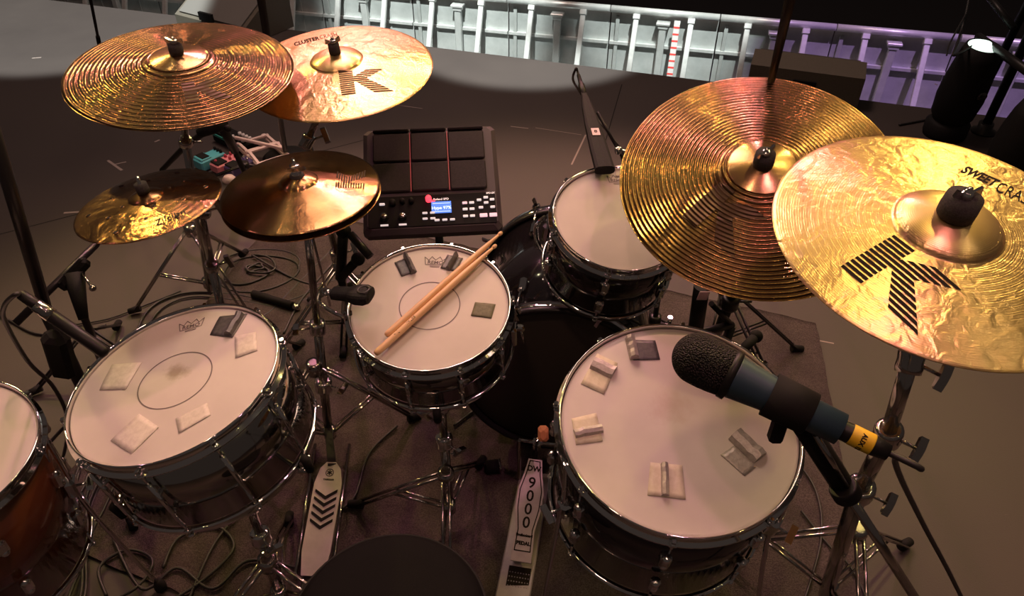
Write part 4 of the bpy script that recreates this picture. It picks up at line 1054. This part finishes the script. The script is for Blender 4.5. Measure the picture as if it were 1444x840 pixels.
build('connector', MB().lathe([(.0001, L*.97), (.0085, L*.98), (.009, L*1.12), (.006, L*1.16), (.005, L*1.28), (.0001, L*1.28)], 20, F), 'black_metal', rm)
cc = F @ V((0, 0, L*1.27)); 
mb = MB().tube(spline([cc, cc+(pb-pa).normalized()*.03, at(812, 97, .93), at(808, 112, .88), at(818, 130, .78), at(840, 165, .7), at(868, 200, .66), at(878, 228, .60), V((.44, 1.86, .3)), V((.47, 2.05, .012))]), .0034, 8)
tag(build('microphone_cable', mb, 'cable_black'), 'black cable looping over the tail of the labelled microphone', 'cable')
rs_ = thing('microphone_stand', 'thin black stand behind the rack tom holding the labelled microphone', 'microphone stand', V((.47, 1.86, 0)))
build('boom_arm', MB().bar(at(842, 158, .86), at(880, 226, .74), .0045), 'black_tube', rs_)
jn = at(872, 212, .77)
build('joint', MB().ball(jn, .012).bar(jn, V((.47, 1.86, .66)), .007), 'chrome', rs_)
build('pole', MB().bar(V((.47, 1.86, .68)), V((.47, 1.86, .03)), .009), 'black_tube', rs_)
tripod(rs_, V((.47, 1.86, 0)), .16, 30, 'black_tube', zh=.12, azs=[80, 0, -60], braces=False)

# clip-on microphone on the centre snare rim (left)
pA = at(515, 416, .745); pB = at(470, 413, .735)
F = frame(pA, pB-pA, (0, 0, 1)); L = (pB-pA).length
cmn = thing('clip_microphone', 'rounded black clip-on microphone over the left rim of the centre snare', 'microphone', M=F)
vs = []; pr = [(-.20, .006, .014), (-.16, .012, .022), (0, .0155, .027), (.25, .0155, .026), (.50, .012, .018), (1., .011, .016)]
for t_, wx, wy in pr:
    for k in range(16):
        g = 2*PI*k/16; cx_, sx_ = math.cos(g), math.sin(g); vs.append((wx*math.copysign(abs(cx_)**.7, cx_), wy*math.copysign(abs(sx_)**.7, sx_), L*t_))
fs = [(i*16+k, i*16+(k+1) % 16, (i+1)*16+(k+1) % 16, (i+1)*16+k) for i in range(len(pr)-1) for k in range(16)]+[tuple(range(15, -1, -1)), tuple((len(pr)-1)*16+k for k in range(16))]
build('body', MB().add(vs, fs, False, F), 'black_plastic', cmn)
build('recess', MB().lathe([(.010, .0158), (.0125, .0172), (.0145, .0158)], 24, F @ Matrix.Rotation(PI/2, 4, 'Y') @ Matrix.Translation((.0, 0, 0)), cap=False), 'black_metal', cmn)
build('clip_arm', MB().tube(spline([pB, at(455, 408, .72), at(450, 425, .69), at(470, 440, .67), at(488, 448, .66)]), .005, 8).box(.02, .02, .03, (0, 0, 0), Matrix.Translation(at(492, 447, .665)), .003), 'chrome', cmn)
build('connector', MB().bar(pB, at(455, 412, .735), .008), 'chrome', cmn)

# pencil microphone at left
pa, pb = at(152, 500, .86), at(70, 443, .93)
F = frame(pa, pb-pa); L = (pb-pa).length
pm_ = thing('pencil_microphone', 'black pencil microphone with a silver collar pointing at the side snare', 'microphone', M=F)
build('body', MB().lathe([(.0001, 0), (.0105, .002), (.011, .01), (.011, L*.98), (.0001, L*.98)], 24, F), 'black_metal', pm_)
build('collar', MB().lathe([(.010, L*.96), (.0118, L*.97), (.0120, L*1.07), (.0112, L*1.10), (.0112, L*1.22), (.010, L*1.23)], 24, F), 'chrome_worn', pm_, label='worn silver connector collar')
build('connector', MB().lathe([(.009, L*1.20), (.0095, L*1.23), (.0085, L*1.48), (.0001, L*1.5)], 20, F), 'black_metal', pm_)
ct = F @ V((0, 0, L*1.48))
mb = MB().tube(spline([ct, at(20, 416, .97), at(6, 432, .93), at(8, 455, .85), at(40, 510, .70), at(75, 545, .55), at(95, 590, .40), at(90, 640, .2), at(70, 700, .02), at(60, 760, .008)]), .0042, 8)
tag(build('microphone_cable', mb, 'cable_black'), 'thick black cable looping from the pencil microphone at the left edge', 'cable')
# its boom stand
sA, sB, sC = at(-14, 170, 1.12), at(66, 440, .60), at(110, 560, .28)
sC = V((sB.x-.03, sB.y+.02, .25))
ls = thing('microphone_stand', 'black boom microphone stand leaning in from the left edge', 'microphone stand', V((sC.x, sC.y, 0)))
build('pole', MB().bar(sA, sB, .0135), 'black_tube', ls)
build('pole', MB().bar(sB, V((sC.x, sC.y, .05)), .016), 'black_metal', ls, label='lower thick pole')
build('shock_block', MB().box(.05, .04, .14, (0, 0, 0), frame(at(85, 500, .62), sA-sB), .01), 'black_rubber', ls)
build('mount_arm', MB().bar(sB, at(96, 472, .80), .009), 'black_metal', ls)
tripod(ls, V((sC.x, sC.y, 0)), .3, 0, 'black_metal', zh=.26, azs=[70, 170, -60], rr=[.55, .25, .22], braces=False)
# second boom clutch and stand beside it
fl = at(148, 520, 0)
l2 = thing('microphone_stand', 'black boom stand with a wide clutch and knob below the holed splash', 'microphone stand', fl)
j = at(104, 386, .40)
build('boom_arm', MB().bar(at(22, 456, .34), at(136, 344, .45), .011), 'black_tube', l2)
build('boom_arm', MB().bar(at(136, 344, .45), at(205, 290, .55), .008), 'black_tube', l2, label='thinner end of the boom')
dd = (at(136, 344, .45)-at(22, 456, .34)).normalized()
build('clutch', MB().box(.11, .03, .045, (0, 0, 0), frame(j, V((0, -.6, 1)), dd), .010).tube([j+V((.0, 0, 0)), at(112, 425, .34), at(118, 450, .30)], [.03, .020, .014], 12), 'black_plastic', l2)
build('knob', MB().bar(j+dd*.02, at(130, 405, .40), .004).ball(at(131, 406, .40), .010), 'chrome_worn', l2)
build('pole', MB().bar(at(116, 440, .32), fl+V((0, 0, .04)), .011), 'black_tube', l2)
tripod(l2, fl, .22, 60, 'black_tube', zh=.16, azs=[100, 0, 215], rr=[.2, .12, .2], braces=False)
# third clutch stand near the pedals
f3 = at(352, 262, 0)
l3 = thing('microphone_stand', 'black boom stand beside the effects pedals under the top left ride', 'microphone stand', f3)
j = at(300, 178, .42)
build('boom_arm', MB().tube([at(228, 240, .20), at(262, 205, .34), j, at(330, 150, .52)], [.010, .012, .014, .012], 12), 'black_metal', l3)
build('clutch', MB().tube([j+V((-.06, 0, -.03)), j, at(318, 172, .42)], [.018, .030, .024], 12).ball(at(321, 181, .42), .014), 'black_plastic', l3)
build('pole', MB().bar(at(312, 176, .40), at(331, 212, .22), .019).bar(at(331, 212, .22), f3+V((0, 0, .02)), .012), 'black_tube', l3)
tripod(l3, f3, .15, 100, 'black_tube', zh=.10, azs=[170, 60, 280], rr=[.2, .15, .12], braces=False)
# straight stands in the background
def straight_stand(label, pbot, ptop_px, ztop, r, rb):
    b_ = at(*pbot, 0); th = thing('microphone_stand', label, 'microphone stand', b_); t_ = at(*ptop_px, ztop)
    build('pole', MB().bar(b_+V((0, 0, .02)), t_, r), 'black_tube', th)
    build('pole_grip', MB().bar((b_+V((0, 0, .02))).lerp(t_, .40), (b_+V((0, 0, .02))).lerp(t_, .50), r*1.5), 'black_rubber', th)
    build('round_base', MB().lathe([(.0001, .022), (.02, .020), (rb*.8, .014), (rb, .006), (rb, .0), (.0001, 0)], 28, Matrix.Translation(b_)), 'black_metal', th)
straight_stand('straight black round-base stand behind the hi-hat and both left cymbals', (404, 222), (362, -40), 1.15, .012, .11)
straight_stand('thin black stand rising behind the left of the top left ride', (150, 110), (124, -20), .75, .007, .10)
straight_stand('tall thin black stand behind the large grooved ride', (1060, 232), (1121, -30), 1.45, .0075, .12)
# stand bits behind floor tom, right of it (black, 1000..1050, 410..500)
f5 = V((.52, 1.42, 0))
l5 = thing('microphone_stand', 'short black stand with pale label under the large grooved ride', 'microphone stand', f5)
build('pole', MB().bar(at(990, 402, .70), at(980, 470, .52), .018), 'black_metal', l5)
build('label_plate', MB().box(.022, .002, .035, (0, 0, 0), frame(at(989, 418, .69)+V((0, -.012, .012)), V((0, -.4, 1)) .cross(V((1, 0, 0))).cross(V((1, 0, 0))), (1, 0, 0))), 'label_pink', l5)
build('arm', MB().bar(at(1003, 428, .60), at(1032, 458, .48), .007).bar(at(980, 470, .52), at(1032, 458, .48), .010), 'black_metal', l5)
build('pole', MB().bar(at(1032, 458, .48), f5+V((0, 0, .03)), .012), 'black_tube', l5)
build('knob', MB().bar(at(1045, 495, .40), at(1066, 474, .40), .013).ball(at(1066, 474, .40), .018), 'black_rubber', l5)
tripod(l5, f5, .16, 30, 'black_tube', zh=.14, azs=[80, 10, 130], rr=[.15, .2, .15], braces=False)

# ------------------------------------------------------------------ effects pedals on the floor
def pedal_at(label, c, ang, w_, l_, h_, m, knobs, km, name='effects_pedal'):
    b_ = at(*c, .0); M = Matrix.Translation((b_.x, b_.y, .0)) @ Matrix.Rotation(ang, 4, 'Z')
    th = thing(name, label, 'effects pedal', M=M, group=None)
    build('case', MB().box(w_, l_, h_, (0, 0, h_/2+.003), M, .006), m, th)
    build('treadle', MB().box(w_*.86, l_*.42, .010, (0, -l_*.24, h_+.006), M, .003), m if m == 'blue_case' else 'black_rubber', th)
    for (kx, ky) in knobs: build('knob', MB().lathe([(.0001, .014), (.006, .014), (.0075, .0)], 14, M @ Matrix.Translation((kx*w_, ky*l_, h_+.003))), km, th)
    return th, M
ang = -R_(38)
t1, M1 = pedal_at('turquoise effects pedal, leftmost on the floor', (298, 233), ang, .075, .13, .05, 'blue_case', [(-.3, .4), (0, .4), (.3, .4)], 'black_plastic')
build('foot_rubber', MB().box(.056, .036, .004, (0, -.030, .063), M1), 'black_rubber', t1)
t2, M2 = pedal_at('pink effects pedal with red knobs beside the turquoise one', (320, 238), ang, .070, .125, .045, 'pink_case', [(-.25, .38), (.25, .38), (-.25, .15), (.25, .15), (-.1, -.32)], 'red_knob')
t3, M3 = pedal_at('dark purple effects pedal right of the pink one', (340, 242), ang, .070, .125, .045, 'purple_case', [(-.2, .3), (.2, .3), (0, .0)], 'chrome')
t4, M4 = pedal_at('black effects unit with a row of white knobs behind the pedals', (334, 205), ang, .25, .09, .05, 'black_plastic', [], 'chrome')
for i in range(4):
    for k in range(2): build('knob', MB().lathe([(.0001, .016), (.008, .016), (.009, 0)], 14, M4 @ Matrix.Translation((.02+.026*i, -.02+.04*k, .053))), 'white_plastic', t4)
build('edge_strip', MB().box(.24, .004, .012, (0, -.046, .045), M4), 'teal_trim', t4)
# pale open frames
b_ = at(372, 222, 0); Mx = Matrix.Translation((b_.x, b_.y, 0)) @ Matrix.Rotation(-R_(52), 4, 'Z')
pf = thing('pedal_rack', 'pale pink open metal rack frame right of the effects pedals', 'rack', M=Mx)
for dy in (-.07, .07): build('rail', MB().box(.30, .022, .02, (0, dy, .035), Mx, .003), 'cream_case', pf)
for dx, rot in ((-.05, .0), (.08, .2)):
    F = Mx @ Matrix.Translation((dx, 0, .055)) @ Matrix.Rotation(rot, 4, 'Y')
    build('open_frame', MB().box(.014, .16, .012, (-.05, 0, 0), F, .002).box(.014, .16, .012, (.05, 0, 0), F, .002).box(.10, .014, .012, (0, -.07, 0), F, .002).box(.10, .014, .012, (0, .07, 0), F, .002), 'cream_case', pf)
build('bar', MB().box(.30, .014, .014, (0, 0, .075), Mx @ Matrix.Rotation(.5, 4, 'Z'), .002), 'cream_case', pf)
b_ = at(352, 246, 0)
tag(build('foot_switch', MB().lathe([(.0001, .03), (.02, .028), (.03, .015), (.031, 0), (.0001, 0)], 24, Matrix.Translation(at(324, 256, 0))), 'cream_case'), 'small round pale foot switch in front of the purple pedal', 'foot switch')

# ------------------------------------------------------------------ cables on the floor
def rest(p): return p
def cable(pts, label, r=.0042, z=.0062, n=8, group=None, closed=False, onrug=0):
    P = [at(x, y, z+onrug) for x, y in pts]; P = spline(P, 7, closed)
    return tag(build('cable', MB().tube(P, r, n, cap=not closed), 'cable_black', origin=P[0]), label, 'cable', group)
def coil(cx_, cy_, rx, turns, label, r=.0042):
    c = at(cx_, cy_, .007); P = []
    N_ = int(turns*28)
    for i in range(N_+1):
        a_ = 2*PI*i/28; rad = rx*(.55+.45*math.sin(i*.045+1))+.006*math.sin(i*.7)
        P.append(V((c.x+rad*math.cos(a_)+.015*math.sin(a_*.37), c.y+rad*.8*math.sin(a_)+.015*math.cos(a_*.29), .006+.0035*i/28)))
    P += spline([P[-1], V((c.x+rx*1.3, c.y-.08, .008)), V((c.x+rx*2.2, c.y-.02, .006))], 6)[1:]
    return tag(build('coiled_cable', MB().tube(P, r, 8), 'cable_black', origin=(c.x, c.y, 0)), label, 'cable')
coil(360, 382, .17, 4.3, 'loosely coiled black cable on the deck left of the hi-hat stand')
cable([(460, 400), (400, 425), (330, 415), (270, 412), (225, 425), (200, 450), (190, 490)], 'black cable arching above the side snare, outermost of the pair')
cable([(455, 412), (400, 432), (340, 424), (275, 418), (235, 430), (212, 455), (205, 490)], 'black cable arching above the side snare, inner of the pair', r=.0036)
cable([(470, 350), (440, 380), (405, 415), (380, 440), (330, 470)], 'black cable running diagonally left of the hi-hat stand')
cable([(478, 362), (448, 395), (420, 430), (400, 470)], 'short diagonal black cable close to the hi-hat stand', onrug=.004)
cable([(150, 458), (100, 470), (50, 470), (10, 450), (-20, 440)], 'black cable across the deck behind the pencil microphone')
cable([(255, 410), (200, 432), (150, 450), (100, 458)], 'thin black cable crossing the deck above the side snare', r=.003)
rz = .009
def rcable(pts, label, r=.004): return cable(pts, label, r, .0062+rz)
rcable([(560, 600), (520, 640), (500, 700), (470, 720), (450, 700), (430, 640), (410, 600)], 'black cable curling on the rug round the hi-hat pedal')
rcable([(380, 600), (390, 660), (340, 720), (300, 770), (260, 860)], 'black cable on the rug right of the side snare')
rcable([(640, 600), (700, 560), (760, 560), (800, 600)], 'black cable under the centre snare toward the bass drum')
for i in range(14):
    x0, y0 = 20+i*9, 640+random.random()*30
    pts = [(x0+30+random.uniform(-8, 8), y0), (x0+10+random.uniform(-12, 12), y0+60), (x0+random.uniform(-22, 22), y0+120), (x0-30+random.uniform(-25, 25), y0+200), (x0-60+random.uniform(-25, 25), y0+300)]
    o = cable(pts, 'black cable in the tangle between the left two drums, %s' % (['nearest the amber tom', 'second out from the amber tom', 'third out from the amber tom', 'fourth out from the amber tom', 'fifth out from the amber tom', 'sixth out from the amber tom', 'seventh out from the amber tom', 'seventh in from the side snare', 'sixth in from the side snare', 'fifth in from the side snare', 'fourth in from the side snare', 'third in from the side snare', 'second in from the side snare', 'nearest the side snare'][i]), .0042, .0065+.0035*(i % 4), group='tangle of cables at lower left')
for i, pts in enumerate(([(150, 840), (140, 800), (180, 775), (215, 790), (190, 830), (120, 860)], [(160, 760), (200, 830), (250, 800), (300, 830), (350, 790), (420, 800)],
                         [(230, 800), (250, 760), (300, 740), (330, 770), (290, 815), (235, 850)])):
    cable(pts, ['looped black cable end below the side snare', 'wavy black cable running right below the side snare', 'round loop of black cable right of the tangle'][i], .0042, .0068+rz)
rcable([(1115, 640), (1150, 690), (1158, 760), (1130, 860)], 'thin black cable curving beside the floor tom at right', .003)
rcable([(1130, 720), (1170, 770), (1200, 800), (1230, 860)], 'black cable on the floor below the right cymbal stand', .003)
# foot of a stand seen right of centre snare stand
b_ = at(692, 662, .012)
rf = thing('stand_foot', 'round dark stand foot with a bright end on the rug near the bass pedal', 'stand foot', V((b_.x, b_.y, .01)))
build('barrel', MB().bar(b_+V((-.012, 0, .012)), b_+V((.022, .005, .012)), .019, 18), 'black_rubber', rf)
build('ring', MB().lathe([(.015, 0), (.021, .001), (.021, .006), (.015, .007)], 20, frame(b_+V((.022, .005, .012)), V((1, .15, 0)))), 'chrome_worn', rf)

th = thing('stand_foot_tube', 'black rubber-ended tube with a silver tip lying left of the hi-hat stand', 'tube', at(390, 423, 0))
pA, pB = at(357, 414, .02), at(412, 431, .02)
build('tube', MB().bar(pA, pB, .015, 16), 'black_rubber', th)
build('tip', MB().lathe([(.0001, 0), (.013, 0), (.011, .025), (.007, .032), (.0001, .032)], 16, frame(pB, pB-pA)), 'chrome_worn', th, label='silver tip')
